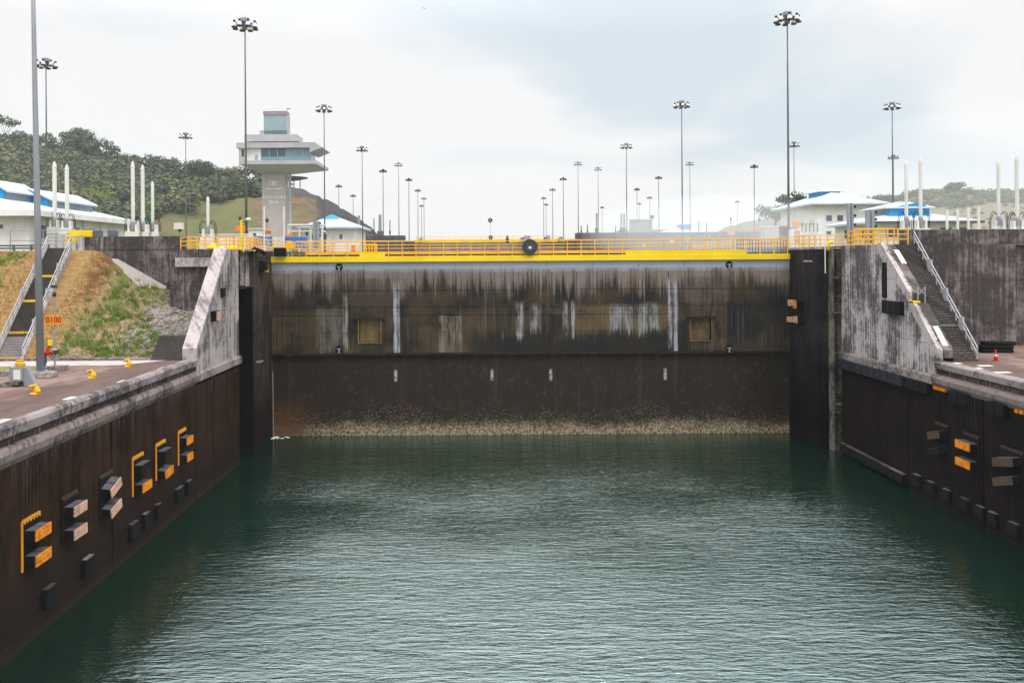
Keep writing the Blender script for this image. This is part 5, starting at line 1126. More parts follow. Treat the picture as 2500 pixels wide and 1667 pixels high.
# hazy pavilions and board at the right horizon
for i, (x0, x1, ye, yt, Y, bw, lb) in enumerate([(1620, 1722, 568, 552, 420, 1, 'faint blue roofed pavilion near the right horizon'), (1588, 1640, 562, 552, 500, 0, 'faint low white roof just right of the grey board'), (1512, 1540, 564, 558, 520, 0, 'small faint umbrella shaped roof left of the grey board')]):
    a, c = P(x0, ye, Y), P(x1, ye, Y); zt = P(x0, yt, Y).z; o = thing('far_pavilion', (a.x, Y, 26), lb, 'building', 'faint far buildings')
    MB().box(a.x+1.5, c.x-1.5, Y+1.5, Y+13, 19, a.z).build('wall', MT['white_wall'], o)
    hip(MB(), a.x, c.x, Y, Y+15, a.z+.2, (((a.x+c.x)/2-1, Y+7), ((a.x+c.x)/2+1, Y+7)), zt, .3).build('roof', MT['pale_roof'] if bw else MT['louver'], o)
    if bw: m_ = (a.x+c.x)/2; MB().box(m_-1.5, m_+4, Y+3, Y+10, a.z+1.6, zt+.8).build('clerestory', MT['blue_roof'], o)
a, c = P(1537, 569, 330), P(1592, 536, 330); o = thing('notice_board', (a.x, 330, 26), 'large pale grey board on the far wall between the right masts', 'board')
MB().box(a.x, c.x, 330, 330.4, a.z, c.z).build('panel', MT['louver'], o); MB().box(a.x, c.x, 329.9, 330, c.z-.35, c.z).box(c.x-.4, c.x, 329.9, 330, a.z, c.z-.35).build('edge', MT['galv'], o)
arrow_signal(P(1592, 530, 328), .75, 'faint grey disc signal over the corner of the grey board', 'board_signal')

# ------------------------------------------------------------------ control tower
TY = 237.0; T = thing('control_tower', P(671, 580, TY), 'tall control tower with flared glass cabin and a square lantern on top', 'control tower')
def X_(px_, py_=400): return P(px_, py_, TY).x
def Z_(py_, px_=671): return P(px_, py_, TY).z
def XF(px_, py_=380): return P(px_, py_, TY-6).x
def ZF(py_, px_=671): return P(px_, py_, TY-6).z
MB().box(X_(639), X_(697), TY, TY+3, ZU-1, Z_(423)).build('shaft', MT['tower_conc'], T)
MB().box(X_(703.8), X_(709.5), TY+.3, TY+.9, ZU-1, Z_(424)).build('riser', MT['tower_panel'], T)
text('lettering', 'AGUA CLARA', 1.05, (X_(669), TY-.05, Z_(482)), T, MT['letter_white'], depth=.05)
text('lettering', '2016', 1.4, (X_(667), TY-.05, Z_(494)), T, MT['letter_white'], depth=.05)
em = MB(); cx, cz = X_(667.5), Z_(447)
for k in range(5):
    t = pi/2+2*pi*k/5; u = t+pi/5; v = t-pi/5
    em.prism([(cx+.35*cos(v), cz+.35*sin(v)), (cx+.95*cos(t), cz+.95*sin(t)), (cx+.35*cos(u), cz+.35*sin(u)), (cx+.2*cos(t), cz+.2*sin(t))], 'y', TY-.06, TY-.005)
for k, (zz, w_) in enumerate(((.45, 1.3), (.15, 1.3), (-.45, 1.2))):
    em.box(cx-w_, cx-.75, TY-.06, TY-.005, cz+zz, cz+zz+.1).box(cx+.75, cx+w_, TY-.06, TY-.005, cz+zz, cz+zz+.1)
em.box(cx-2.2, cx-.1, TY-.05, TY-.005, cz-1.6, cz-1.48).box(cx+.4, cx+2.4, TY-.05, TY-.005, cz-1.6, cz-1.42)
em.build('emblem', MT['letter_white'], T)
# lower flared slab: plan outline at its fascia lofted down to the shaft
zt, zb, z0 = ZF(392), ZF(401), Z_(424)
top = [(XF(583), TY-6), (XF(772), TY-6), (P(802, 400, TY+2).x, TY+2), (P(792, 400, TY+9).x, TY+9), (XF(583), TY+9)]
bot = [(X_(637), TY-1), (X_(698), TY-1), (X_(701), TY+1.5), (X_(699), TY+4), (X_(637), TY+4)]
v = [(x, y, zt-(1.3 if i == 2 else 0)) for i, (x, y) in enumerate(top)]+[(x, y, zb-(1.0 if i == 2 else 0)) for i, (x, y) in enumerate(top)]+[(x, y, z0) for x, y in bot]; f = [(0, 1, 2, 3, 4)]
for i in range(5): j = (i+1) % 5; f += [(i, 5+i, 5+j, j), (5+i, 10+i, 10+j, 5+j)]
MB().add(v, f+[(14, 13, 12, 11, 10)]).build('lower_slab', MT['tower_panel'], T)
# cabin
zc0, zc1 = ZF(392), ZF(362); yc = TY-5.4
MB().box(XF(583), XF(600), yc-.55, TY+8, zc0, ZF(350)).build('end_wall', MT['tower_panel'], T)
MB().box(XF(590), XF(596), yc-.6, yc-.53, ZF(382), ZF(365)).build('louvre', MT['dark_metal'], T)
MB().box(XF(600), XF(636), yc, TY+6, zc0, zc1).build('solid_wall', MT['white_wall'], T)
MB().box(XF(621), XF(628), yc-.08, yc, zc0, ZF(378)).build('door', MT['louver'], T)
MB().box(XF(636), XF(697), yc+.1, TY+6, zc0, zc1).build('dark_glazing', MT['glass_dark'], T)
MB().box(XF(697.2), XF(757), yc+.1, TY+1.5, zc0, zc1).build('pale_glazing', MT['glass_pale'], T)
for xx in (636, 656, 676, 697, 718, 740, 757): MB().box(XF(xx)-.09, XF(xx)+.09, yc-.02, yc+.12, zc0, zc1).build('mullion', MT['tower_panel'], T)
MB().box(XF(637), XF(760), yc-.4, yc-.32, zc0, zc0+1.0).build('glass_balustrade', MT['glass_pale'], T)
# folded top slab
pts = [(578, 348.5), (789, 348.5), (806, 361), (777, 373.5), (757, 364), (600, 364), (600, 362), (578, 362)]
pts = [(578, 348.5), (789, 348.5), (806, 361), (777, 373.5), (757, 361.5), (578, 361.5)]
poly = [((P(a, 360, TY+6).x if 765 < a else XF(a)), ZF(b)) for a, b in pts]; MB().prism(poly, 'y', TY-6.4, TY+6).build('upper_slab', MT['tower_panel'], T)
MB().prism([(X_(604), Z_(349)), (X_(604), Z_(332.5)), (X_(731), Z_(332.5)), (X_(735), Z_(336)), (X_(735), Z_(349))], 'y', TY-3, TY+2.5).build('plant_room', MT['tower_panel'], T)
MB().box(X_(637), X_(703), TY-1, TY+4, Z_(333), Z_(330.5)).build('gallery_floor', MT['tower_panel'], T)
gb = MB()
for k in range(23): xx = X_(638)+(X_(702)-X_(638))*k/22; gb.box(xx-.05, xx+.05, TY-1, TY-.9, Z_(331), Z_(322))
gb.box(X_(637), X_(703), TY-1.02, TY-.88, Z_(322.5), Z_(321)).box(X_(637), X_(703), TY-1.02, TY-.88, Z_(326.5), Z_(326)); gb.build('gallery_railing', MT['dark_metal'], T)
MB().box(X_(643.5), X_(699), TY+.5, TY+3.6, Z_(331), Z_(280)).build('lantern_glazing', MT['glass_top'], T)
MB().box(X_(642.5), X_(700), TY+.3, TY+3.8, Z_(280), Z_(271)).build('lantern_band', MT['lantern_band'], T)
MB().box(X_(699.1), X_(701.5), TY+.4, TY+3.7, Z_(333), Z_(280)).build('lantern_side', MT['tower_panel'], T)
MB().tube([(X_(643), TY+.5, Z_(271)), (X_(643), TY+.5, Z_(266)), (X_(700), TY+.5, Z_(266)), (X_(700), TY+.5, Z_(271))], .05, n=5).build('roof_rail', MT['white_metal'], T)
MB().tube([(X_(700), TY+1, Z_(271)), (X_(700), TY+1, Z_(262))], .06, n=5).box(X_(700), X_(708), TY+.8, TY+1.2, Z_(265.5), Z_(264.3)).build('antenna', MT['mast'], T)

# round canopy of the lookout behind the tower
p = P(700, 437, 390); o = thing('round_canopy', (p.x, 390, 50), 'dark disc shaped lookout roof on thin posts right of the tower shaft', 'canopy')
MB().lathe([(.5, -1.0), (5, -.6), (9.4, .35), (9.5, .55), (4, 1.1), (.5, 1.4)], (p.x, 390, p.z), 32).build('roof', MT['canopy'], o, smooth=True)
for dx_ in (-3, 3.2, 6): MB().tube([(p.x+dx_, 390, 47), (p.x+dx_, 390, p.z-.2)], .22, n=6).build('post', MT['mast'], o)
MB().box(p.x-10, p.x+3, 388, 392, p.z-2.6, p.z-2.2).build('deck', MT['white_metal'], o)
# ------------------------------------------------------------------ clutter on the upper level
railing('yellow_railing', 'yellow pipe railing around the top of the left abutment', 'railing', [(-27.6, 80.0, 19.7), (-24.8, 78.2, 19.72), (-22.7, 78.6, 19.72), (-22.6, 84, 19.8), (-22.4, 91.5, 19.65)], MT['rail_yellow'], 1.15, (1.15, .78, .4), 1.3, .05)
railing('yellow_railing', 'yellow railing receding along the left bank of the upper chamber', 'railing', [(-23.5, 94, 19.65), (-23.5, 150, 19.65)], MT['rail_yellow'], 1.3, (1.3, .9, .5), 2.2, .05)
railing('yellow_railing', 'yellow mesh railing beside the tower foot behind the left abutment', 'railing', [(-34, 95, 19.75), (-25.5, 95, 19.75), (-25.5, 100, 19.75)], MT['rail_yellow'], 1.5, (1.5, 1.15, .8, .4), .8, .045)
railing('yellow_railing', 'yellow railing on the right pier top beyond the gate end', 'railing', [(33.2, 91, 19.62), (34.5, 88.6, 19.62), (37.4, 88.2, 19.62)], MT['rail_yellow'], 1.3, (1.3, .85, .4), .7, .05)
railing('yellow_railing', 'bright yellow railing panels along the top of the right abutment', 'railing', [(XR+.4, 82.5, 19.75), (XR+.35, 76.4, 19.75), (XR+3.0, 76.3, 19.75)], MT['rail_yellow'], 1.35, (1.35, .9, .45), .9, .05)
railing('yellow_railing', 'back row of yellow railing panels on the right abutment', 'railing', [(XR+1.4, 83.5, 19.75), (XR+5.2, 83.5, 19.75)], MT['rail_yellow'], 1.6, (1.6, 1.1, .6), .6, .06)
railing('yellow_railing', 'yellow railing receding along the right bank of the upper chamber', 'railing', [(36.2, 96, 19.75), (36.2, 150, 19.75)], MT['rail_yellow'], 1.3, (1.3, .9, .5), 2.2, .05)
railing('grey_railing', 'galvanised railing panels at the top of the left staircase', 'railing', [(-40.2, 80.6, 19.9), (-37.0, 80.2, 19.9)], MT['galv_l'], 1.15, (1.15, .8, .45), .8, .05)
railing('guard_rail', 'dark steel guard rail along the road above the grass bank', 'guard rail', [(-47, 81.5, 19.7), (-40.5, 81.5, 19.7)], MT['mast'], .62, (.55, .3), 1.6, .09)
railing('grey_railing', 'thin grey pipe railing in front of the left white building', 'railing', [(-46.5, 86, 19.8), (-40, 86, 19.8)], MT['galv'], 2.0, (2.0, 1.0), 2.6, .04)
railing('grey_railing', 'grey mesh railing at the right end of the near gate', 'railing', [(28.5, 97, 19.1), (34, 97, 19.3)], MT['mast'], 1.5, (1.5, 1.0, .5), .35, .03)
# yellow machine and its cab at the stair top
o = thing('yellow_machine', (-38.4, 84, 20), 'yellow boxy loading arm machine with a dark grey engine end above the left stair', 'machine')
MB().prism([(-39.8, 21.35), (-37.3, 21.0), (-37.3, 21.7), (-39.0, 21.72), (-39.8, 21.6)], 'y', 83.6, 84.6).build('arm_housing', MT['yellow'], o, bevel=.03)
MB().box(-37.28, -36.75, 83.5, 84.7, 20.95, 21.68).build('engine_box', MT['mast'], o, bevel=.03)
c = MB().box(-39.45, -38.6, 82.6, 83.5, 20.5, 21.25).build('cabinet', MT['yellow'], o, bevel=.03); MB().box(-39.3, -38.85, 82.55, 82.6, 20.95, 21.15).build('label_plate', MT['white_metal'], c); MB().box(-39.2, -39.1, 82.53, 82.55, 20.97, 21.13).build('label_patch', MT['blue_sheet'], c)
MB().box(-38.4, -37.5, 84.0, 84.5, 21.7, 21.85).build('top_cover', MT['mast'], o)
for x_ in (-39.3, -38.7, -37.8, -37.0): MB().box(x_-.06, x_+.06, 83.3, 83.5, 19.75, 20.98).build('leg', MT['galv'], o)
# white low parapet, tanks, blue sheeting and small posts between abutment and tower
o = thing('low_white_wall', (-34, 96, ZU), 'low white wall behind the yellow rails left of the tower', 'wall'); a, c = P(486, 574, 100), P(604, 582, 100)
MB().box(a.x, c.x, 100, 100.6, ZU-.5, a.z).build('wall', MT['white_wall'], o); MB().box(a.x-.05, c.x+.05, 99.9, 100.7, a.z, a.z+.12).build('cap', MT['white_metal'], o)
a, c = P(607, 560, 130), P(641, 580, 130); o = thing('white_hut', (a.x, 130, ZU), 'small white hut at the left foot of the tower', 'hut')
MB().box(a.x, c.x, 130, 134, ZU-.5, a.z).build('wall', MT['white_wall'], o); MB().box(a.x-.2, c.x+.2, 129.8, 134.2, a.z, a.z+.15).build('roof', MT['white_metal'], o); windows(o, 'y', 130, [(a.x+.6, a.x+1.2)], a.z-1.1, a.z-.5)
a, c = P(622, 577, 125), P(752, 590, 125); o = thing('site_fence', (a.x, 125, ZU), 'blue site sheeting with white banner panels in front of the tower foot', 'fence')
for k in range(9):
    x0 = a.x+(c.x-a.x)*k/9; x1 = a.x+(c.x-a.x)*(k+1)/9-.06; MB().box(x0, x1, 125, 125.06, a.z-1.3-.06*k, a.z-.02*k).build('sheet', MT['blue_sheet'] if k not in (3, 4) else MT['white_paint'], o)
for k in range(10): x0 = a.x+(c.x-a.x)*k/9; MB().bar((x0, 125.1, ZU-.3), (x0, 125.1, a.z+.1), .08).build('post', MT['galv'], o)
for i, (px_, yt, yb, Y, r, mt, lb) in enumerate([(645, 504, 608, 90, .08, 'white_metal', 'slim white pole left of the tower shaft'), (693, 504, 590, 92, .07, 'white_metal', 'slim white pole in front of the tower shaft'), (586, 524, 585, 110, .06, 'galv', 'thin pole with a dark lamp on the green slope'), (652, 528, 580, 100, .07, 'galv', 'camera pole with a round dark head in front of the shaft'), (749, 562, 590, 120, .05, 'galv', 'thin camera pole right of the grey column'), (439, 547, 578, 82, .05, 'galv', 'short post with a pale box on the retaining wall'), (1854, 528, 590, 119, .06, 'galv', 'pole with a grey beacon carrying the orange sign on the right'), (1784, 529, 600, 150, .07, 'galv', 'thin instrument pole near the right end of the gate'), (781, 560, 600, 160, .06, 'galv', 'small instrument pole under the small blue roof')]):
    b = P(px_, yb, Y); t = P(px_, yt, Y); o = thing('instrument_pole', b, lb, 'pole', 'instrument poles')
    MB().tube([b-Vector((0, 0, 1)), t], r, n=8).build('pole', MT[mt], o)
    if i > 1: MB().lathe([(.05, -.75), (.16, -.65), (.18, -.35), (.05, -.2)], t, 10).build('head', MT['dark_metal'], o, smooth=True)
    if i == 5: MB().box(t.x-.5, t.x+.3, Y-.2, Y+.2, t.z-.5, t.z+.1).build('box', MT['white_metal'], o)
# yellow signal davit left of the tower
b = P(589, 605, 92); t = P(589, 537, 92); o = thing('yellow_davit', b, 'yellow davit post with a small white lamp arm left of the tower', 'davit')
MB().tube([b, t], .12, n=8).build('post', MT['yellow'], o); MB().tube([t-Vector((0, 0, .2)), t+Vector((.65, 0, -.15))], .04, n=6).build('arm', MT['dark_metal'], o); MB().lathe([(.2, -.12), (.3, -.08), (.28, .08), (.1, .16)], t+Vector((.75, 0, .05)), 12).build('lamp', MT['white_metal'], o, smooth=True)
b = P(706, 604, 92); o = thing('yellow_post', b, 'thick yellow post carrying an orange sign at the left end of the gate', 'post'); MB().box(b.x-.2, b.x+.2, 92, 92.4, b.z-.2, P(706, 588, 92).z).build('post', MT['yellow'], o); MB().box(b.x-.55, b.x+.65, 91.95, 92.05, b.z-.15, b.z+.45).build('slat_panel', MT['rail_yellow'], o)
for px_, py_, lb, Y in ((520, 604, 'left yellow valve housing on the left abutment top', 84), (567, 607, 'right yellow valve housing on the left abutment top', 83)):
    b = P(px_, py_, Y); o = thing('valve_housing', b, lb, 'valve'); MB().lathe([(.5, -.3), (.55, .0), (.4, .25), (.1, .35)], b, 16).build('dome', MT['yellow'], o, smooth=True); MB().tube([b+Vector((.3, 0, 0)), b+Vector((.95, 0, -.1)), b+Vector((1.1, 0, -.35))], .14, n=8).build('spout', MT['yellow'], o, smooth=True)
b = P(2022, 604, 84); o = thing('yellow_bollard', b, 'small yellow bollard with a white post on the right slot edge', 'bollard'); MB().tube([b-Vector((0, 0, .3)), b+Vector((0, 0, .45)), b+Vector((.4, 0, .5))], .16, n=10).build('body', MT['yellow'], o, smooth=True); MB().tube([b+Vector((-.3, 0, -2.5)), b+Vector((-.3, 0, .7))], .05, n=6).build('post', MT['white_metal'], o)
o = thing('gate_winch', P(630, 612, 90), 'black wheel and tarpaulin heap on the left pier top', 'winch'); p = P(632, 612, 86.5)
MB().tube([(p.x-.9, 86.2, p.z-.35), (p.x-.3, 86.1, p.z+.15), (p.x+.35, 86.2, p.z-.1), (p.x+.7, 86.3, p.z-.35)], .26, .2, n=9).build('body', MT['rubber'], o, smooth=True)
p = P(684, 614, 92); MB().box(p.x-.6, p.x+.6, 91.6, 92.3, p.z-.5, p.z+.4).build('motor', MT['rubber'], o, bevel=.08)
# other orange distance markers
wdl = ['nearest orange marker sign by the yellow davit on the left', 'orange 1200 marker sign in front of the tower shaft', 'orange marker sign on the yellow post at the tower foot', 'small orange marker sign right of the grey column', 'small orange marker sign above the left part of the gate', 'tiny orange marker sign left of the white cabinet', 'tiny orange marker sign beside the white cabinet']
for i, (px_, py_, Y, bd) in enumerate([(588, 558, 104, None), (652, 568, 119, '1200'), (706, 577, 146, None), (748, 584, 190, None), (784, 589, 230, None), (812, 596, 270, None), (837, 600, 310, None)]):
    marker_post(px_, 606, Y, py_, bd, wdl[i], .1, zb=ZU-.5, post='galv', devs=False)
wdl = ['largest orange marker sign on the right, beside the tallest mast', 'orange marker sign on the grey beacon pole on the right', 'orange marker sign near the right end of the gate', 'faint orange marker behind the right part of the gate railing', 'fainter orange marker left of the last one over the gate', 'faint orange marker above the middle right of the railing', 'faintest orange marker on the right, nearest the grey board']
for i, (px_, py_, Y) in enumerate([(1946, 547, 112), (1854, 560, 121), (1784, 569, 152), (1726, 578, 175), (1678, 584, 200), (1640, 589, 235), (1572, 599, 290)]):
    marker_post(px_, 606, Y, py_, None, wdl[i], .1, zb=ZU-.5, post='galv', devs=False)
b = P(1946, 580, 108); o = thing('pale_booth', b, 'pale booth with an orange front below the largest right marker', 'booth'); MB().box(b.x-.7, b.x+.7, 108, 109, ZU-.5, b.z+1.0).build('body', MT['white_metal'], o); MB().box(b.x-.35, b.x+.35, 107.95, 108, b.z-.6, b.z+.9).build('front', MT['tan'], o)
for px_, w_, lb in ((1896, 3.1, 'wider grey white kiosk right of the pale trees'), (1924, 2.4, 'narrower grey white kiosk at the foot of the tallest right mast')):
    b = P(px_, 560, 118); o = thing('kiosk', b, lb, 'kiosk'); MB().box(b.x-w_/2, b.x+w_/2, 118, 120, ZU-.5, b.z+.3).build('body', MT['tower_panel'], o); MB().box(b.x-w_/2-.1, b.x+w_/2+.1, 117.9, 120.1, b.z+.3, b.z+.45).build('roof', MT['white_metal'], o)
# bird high in the sky
for k, (px_, lb) in enumerate(((1033, 'tiny dark bird high in the sky, the left of two'), (1037, 'tiny dark bird high in the sky, the right of two'))):
    p = P(px_, 20+k*2, 160); o = thing('bird', p, lb, 'bird', 'birds'); MB().add([(p.x-.35, 160, p.z+.12), (p.x, 159.9, p.z), (p.x+.35, 160, p.z+.1), (p.x, 160.15, p.z+.05), (p.x, 160, p.z-.06)], [(0, 1, 3), (1, 2, 3), (0, 4, 1), (1, 4, 2), (0, 3, 4), (2, 4, 3)]).build('body', MT['dark_metal'], o)

# ================================================================== VEGETATION
def crown_mesh(name, R_, Hh, n, leafs, rr, lobes=9, squash=1.0, gap=.0):
    """leaf clumps spread through several lobes of an uneven crown; origin at the foot of the crown"""
    v, f = [], []
    L = []
    for i in range(lobes):
        a = rr.random()*2*pi; q = R_*.62*math.sqrt(rr.random()); L.append((q*cos(a), q*sin(a), Hh*(.25+.55*rr.random()), R_*(.32+.25*rr.random())))
    L.append((0, 0, Hh*.72, R_*.5))
    for i in range(n):
        lx, ly, lz, lr = rr.choice(L); d = Vector((rr.gauss(0, 1), rr.gauss(0, 1), rr.gauss(0, 1))).normalized(); k = lr*(.55+.5*rr.random())
        c = Vector((lx, ly, lz))+Vector((d.x*k, d.y*k, d.z*k*squash)); s_ = leafs*(.6+.8*rr.random())
        nrm = (d+Vector((rr.uniform(-.7, .7), rr.uniform(-.7, .7), rr.uniform(-.2, .9)))).normalized(); a = nrm.orthogonal().normalized(); b = nrm.cross(a)
        t = rr.random()*pi; a, b = a*cos(t)+b*sin(t), b*cos(t)-a*sin(t)
        i0 = len(v); v += [c-a*s_, c-b*s_*.55+nrm*s_*.15, c+a*s_, c+b*s_*.55+nrm*s_*.15]; f.append((i0, i0+1, i0+2, i0+3))
    return v, f
def mk_mesh(name, v, f, mat):
    me = bpy.data.meshes.new(name); me.from_pydata([tuple(x) for x in v], [], f); me.update(); me.materials.append(mat); return me
rr = random.Random(11)
crowns = [crown_mesh('crown', 5.2, 8.5, 520, .75, rr, 8), crown_mesh('crown', 4.6, 7.5, 460, .7, rr, 7), crown_mesh('crown', 6.0, 8.0, 600, .8, rr, 10)]
def forest(name, pts, mat, label=None):
    v, f = [], []
    for (x, y, z, k, rz) in pts:
        cv, cf = rr.choice(crowns); b = len(v); ca, sa = cos(rz), sin(rz)
        v += [(x+k*(p[0]*ca-p[1]*sa), y+k*(p[0]*sa+p[1]*ca), z+k*p[2]*(.8+.4*rr.random()*0)) for p in cv]; f += [tuple(b+i for i in q) for q in cf]
    o = bpy.data.objects.new(name, mk_mesh(name, v, f, mat)); col.objects.link(o)
    return tag(o, label, 'forest' if 'forest' in name else 'shrubs', kind='stuff')
def in_view(x, y, z):
    px_ = PX+F*x/y; return -120 < px_ < 2620
gr = {'a': [], 'b': [], 'c': []}
for _ in range(5200):
    y = rr.uniform(190, 375); x = rr.uniform(-.60*y, -.235*y)
    px_ = PX+F*x/y; z = left_hill(x, y)
    edge = 262 if px_ > 350 else 222
    if px_ > 350: edge = 262+min(60, (px_-350)*.24)
    edge += 14*mnoise.noise(Vector((x*.06, y*.03, 2)))
    if y < edge or px_ > 640-4 or not in_view(x, y, z): continue
    if px_ > 600 and y > 330: continue
    if rr.random() > (.42 if y > 330 else .55): continue
    k = rr.uniform(.62, 1.12); gr['a' if (q := rr.random()) < .5 else 'b' if q < .93 else 'c'].append((x, y, z-.8, k, rr.random()*6))
lims = {'a': 420, 'b': 360, 'c': 45}
for k in gr: rr.shuffle(gr[k]); gr[k] = gr[k][:lims[k]]
forest('forest', gr['a'], MT['leaf'], 'mid green forest covering the left hill')
forest('forest', gr['b'], MT['leaf_dark'], 'darker green trees mixed through the left hill forest')
forest('bright_shrub_mass', gr['c'], MT['leaf_bright'], 'bright green clumps scattered in the left hill forest')
# hazy tree line of the right hill
pts = []
for _ in range(900):
    y = rr.uniform(360, 440); x = rr.uniform(.40*y, .66*y); z = right_hill(x, y)
    if rr.random() < .30: pts.append((x, y, z-1.2, rr.uniform(.4, .75), rr.random()*6))
forest('forest', pts, MT['leaf'], 'hazy tree line along the crest of the right hill')
pts = []
for _ in range(160):
    y = rr.uniform(240, 380); x = rr.uniform(.42*y, .66*y); pts.append((x, y, right_hill(x, y)-.6, rr.uniform(.12, .3), rr.random()*6))
forest('shrub_mass', pts, MT['leaf'], 'low scattered shrubs on the right brown slope')

def tree(name, px_, pyb, Y, h, R_, label, mat, n=900, leafs=.55, umb=False, seed=1, trunk_r=.35, hill=None, dome=False):
    q = random.Random(seed); b = P(px_, pyb, Y)
    if hill:        # stand on the hill where its outline is highest along this bearing
        Y = max(range(230, 420, 5), key=lambda yy: (hill(P(px_, 400, yy).x, yy)-H)/yy)-4; b = P(px_, pyb, Y); b.z = hill(b.x, Y)-.4
    r_ = thing(name, b, label, 'tree')
    top = b+Vector((q.uniform(-.5, .5), 0, h*.55)); tr = MB().tube([b-Vector((0, 0, 2)), b+(top-b)*.5+Vector((q.uniform(-.3, .3), 0, 0)), top], trunk_r, trunk_r*.5, 8)
    v, f = [], []
    nb = 16 if dome else 9
    for i in range(nb):
        a = 2*pi*i*(.382 if dome else 1/nb)+q.uniform(-.3, .3); rad = R_*q.uniform(.45, .85); zt_ = h*(q.uniform(.62, .95) if not umb else q.uniform(.80, .95))
        if dome: e = .32+.6*i/(nb-1); zt_ = h*e; rad = R_*.85*math.sqrt(max(0, 1-((e-.30)/.66)**2))
        st_ = b+(top-b)*q.uniform(.55, 1); en = b+Vector((rad*cos(a), rad*sin(a), zt_))
        tr.tube([st_, (st_+en)/2+Vector((0, 0, -.04*h)), en], trunk_r*.35, trunk_r*.1, 5)
        lr = R_*q.uniform(.3, .46)
        for j in range(n//nb):
            d = Vector((q.gauss(0, 1), q.gauss(0, 1), q.gauss(0, 1))).normalized(); k = lr*(.45+.6*q.random())
            c = en+Vector((d.x*k*1.2, d.y*k*1.2, d.z*k*(.42 if umb else .8))); s_ = leafs*(.6+.8*q.random())
            nr = (d+Vector((q.uniform(-.7, .7), q.uniform(-.7, .7), q.uniform(-.1, .8)))).normalized(); aa = nr.orthogonal().normalized(); bb = nr.cross(aa)
            i0 = len(v); v += [c-aa*s_, c-bb*s_*.55, c+aa*s_, c+bb*s_*.55]; f.append((i0, i0+1, i0+2, i0+3))
    tr.build('trunk', MT['trunk'], r_)
    mb = MB(); mb.v = [tuple(x) for x in v]; mb.f = f; mb.build('crown', mat, r_)
    return r_
tree('emergent_tree', 194, 352, 330, 14.5, 7.2, 'big dark domed tree standing highest on the left hill skyline', MT['leaf_dark'], 4200, .6, seed=3, hill=left_hill, dome=True)
tree('umbrella_tree', 15, 335, 330, 15, 6.0, 'thin flat topped tree against the sky at the left photo edge', MT['leaf_dark'], 420, .5, True, 4, .25, hill=left_hill)
for i, (px_, pyb, Y, h, R_, lb) in enumerate([(60, 345, 330, 9, 6, 'low rounded tree on the skyline between the left edge and the big dome'), (105, 350, 325, 10, 6, 'rounded tree on the skyline beside the far left mast'), (252, 375, 345, 12, 6, 'rounded tree on the skyline just right of the big dome'), (290, 390, 350, 10, 5.5, 'small round tree at the foot of the first skyline step'), (350, 400, 380, 9, 6, 'low wide tree on the middle of the left skyline'), (405, 405, 390, 9.5, 5.5, 'airy tree on the skyline left of the slim mast'), (488, 412, 395, 10, 6, 'round tree on the skyline right of the slim mast'), (540, 410, 395, 9, 6.5, 'wide tree on the skyline left of the tower mast'), (612, 440, 380, 11, 6.5, 'bushy tree right behind the tower cabin at the forest end')]):
    tree('skyline_tree', px_, pyb+12, Y, h, R_, lb, MT['leaf'] if i % 2 else MT['leaf_dark'], 800, .55, seed=20+i, hill=left_hill)
tree('bare_shrub_tree', 245, 515, 180, 5, 3, 'small sparse tree above the left building roof edge', MT['weed'], 260, .2, False, 31, .12)
tree('pale_tree', 1895, 566, 230, 7, 4.5, 'hazy tree left of the two storey white building', MT['leaf_dark'], 700, .4, seed=41)
tree('pale_tree', 1935, 545, 232, 7.5, 4, 'taller hazy tree directly behind the tallest right mast', MT['leaf_dark'], 600, .4, seed=42)
for i, (px_, lb) in enumerate([(2110, 'palm like bushy tree at the left end of the right skyline'), (2160, 'round tree on the right skyline behind the tall mast'), (2330, 'flat topped tree on the right skyline above the brown slope')]):
    tree('ridge_tree', px_, 470, 385, 5, 5, lb, MT['leaf_dark'], 700, .55, False, 50+i, hill=right_hill)

# grass tufts and weeds on the bank, rubble beside the abutment
tv, tf_ = [], []
def tuft(x, y, z, s_, n):
    for _ in range(n):
        a = rr.random()*2*pi; l = s_*(.6+.8*rr.random()); q = .35*l; bx, by = x+rr.uniform(-.12, .12)*s_*3, y+rr.uniform(-.12, .12)*s_*3; w_ = .018+.02*rr.random()
        i0 = len(tv); tv.extend([(bx-w_*sin(a), by+w_*cos(a), z-.03), (bx+w_*sin(a), by-w_*cos(a), z-.03), (bx+q*cos(a), by+q*sin(a), z+l)]); tf_.append((i0, i0+1, i0+2))
cnt = 0
while cnt < 900:
    x = rr.uniform(-35.2, -24.2); y = rr.uniform(68.5, 79.5); nz = .75*mnoise.noise(Vector((x*.42, y*.42, 5)))+.95*mnoise.noise(Vector((x*1.7, y*1.7, 8)))+rr.uniform(-.12, .12)
    t = (y-68.4)/11.5
    dens = nz+.32*(1 if (x > -33.6 and t < .62) else 0)+.5*math.exp(-((x+31.2)/1.1)**2-((t-.72)/.2)**2)-.35*(x < -34)
    if x > -28.2 and t > .3: dens -= .5
    if dens < .36: continue
    tuft(x, y, bank_z(x, y), .20+.22*rr.random(), 9); cnt += 1
for _ in range(500):
    x = rr.uniform(-45, -41.2); y = rr.uniform(69, 79.5)
    if mnoise.noise(Vector((x*.5, y*.5, 5))) > .05: tuft(x, y, bank_z(x, y), .2+.15*rr.random(), 8)
o = bpy.data.objects.new('weed_tufts', mk_mesh('weed_tufts', tv, tf_, MT['weed'])); col.objects.link(o); tag(o, 'green weed tufts growing over the lower grass bank', 'weeds', kind='stuff')
tv, tf_ = [], []
for _ in range(7000):
    x = rr.uniform(-46, -24.2); y = rr.uniform(68.5, 79.6)
    if -39.8 < x < -35.6: continue
    tuft(x, y, bank_z(x, y), .09+.10*rr.random(), 3)
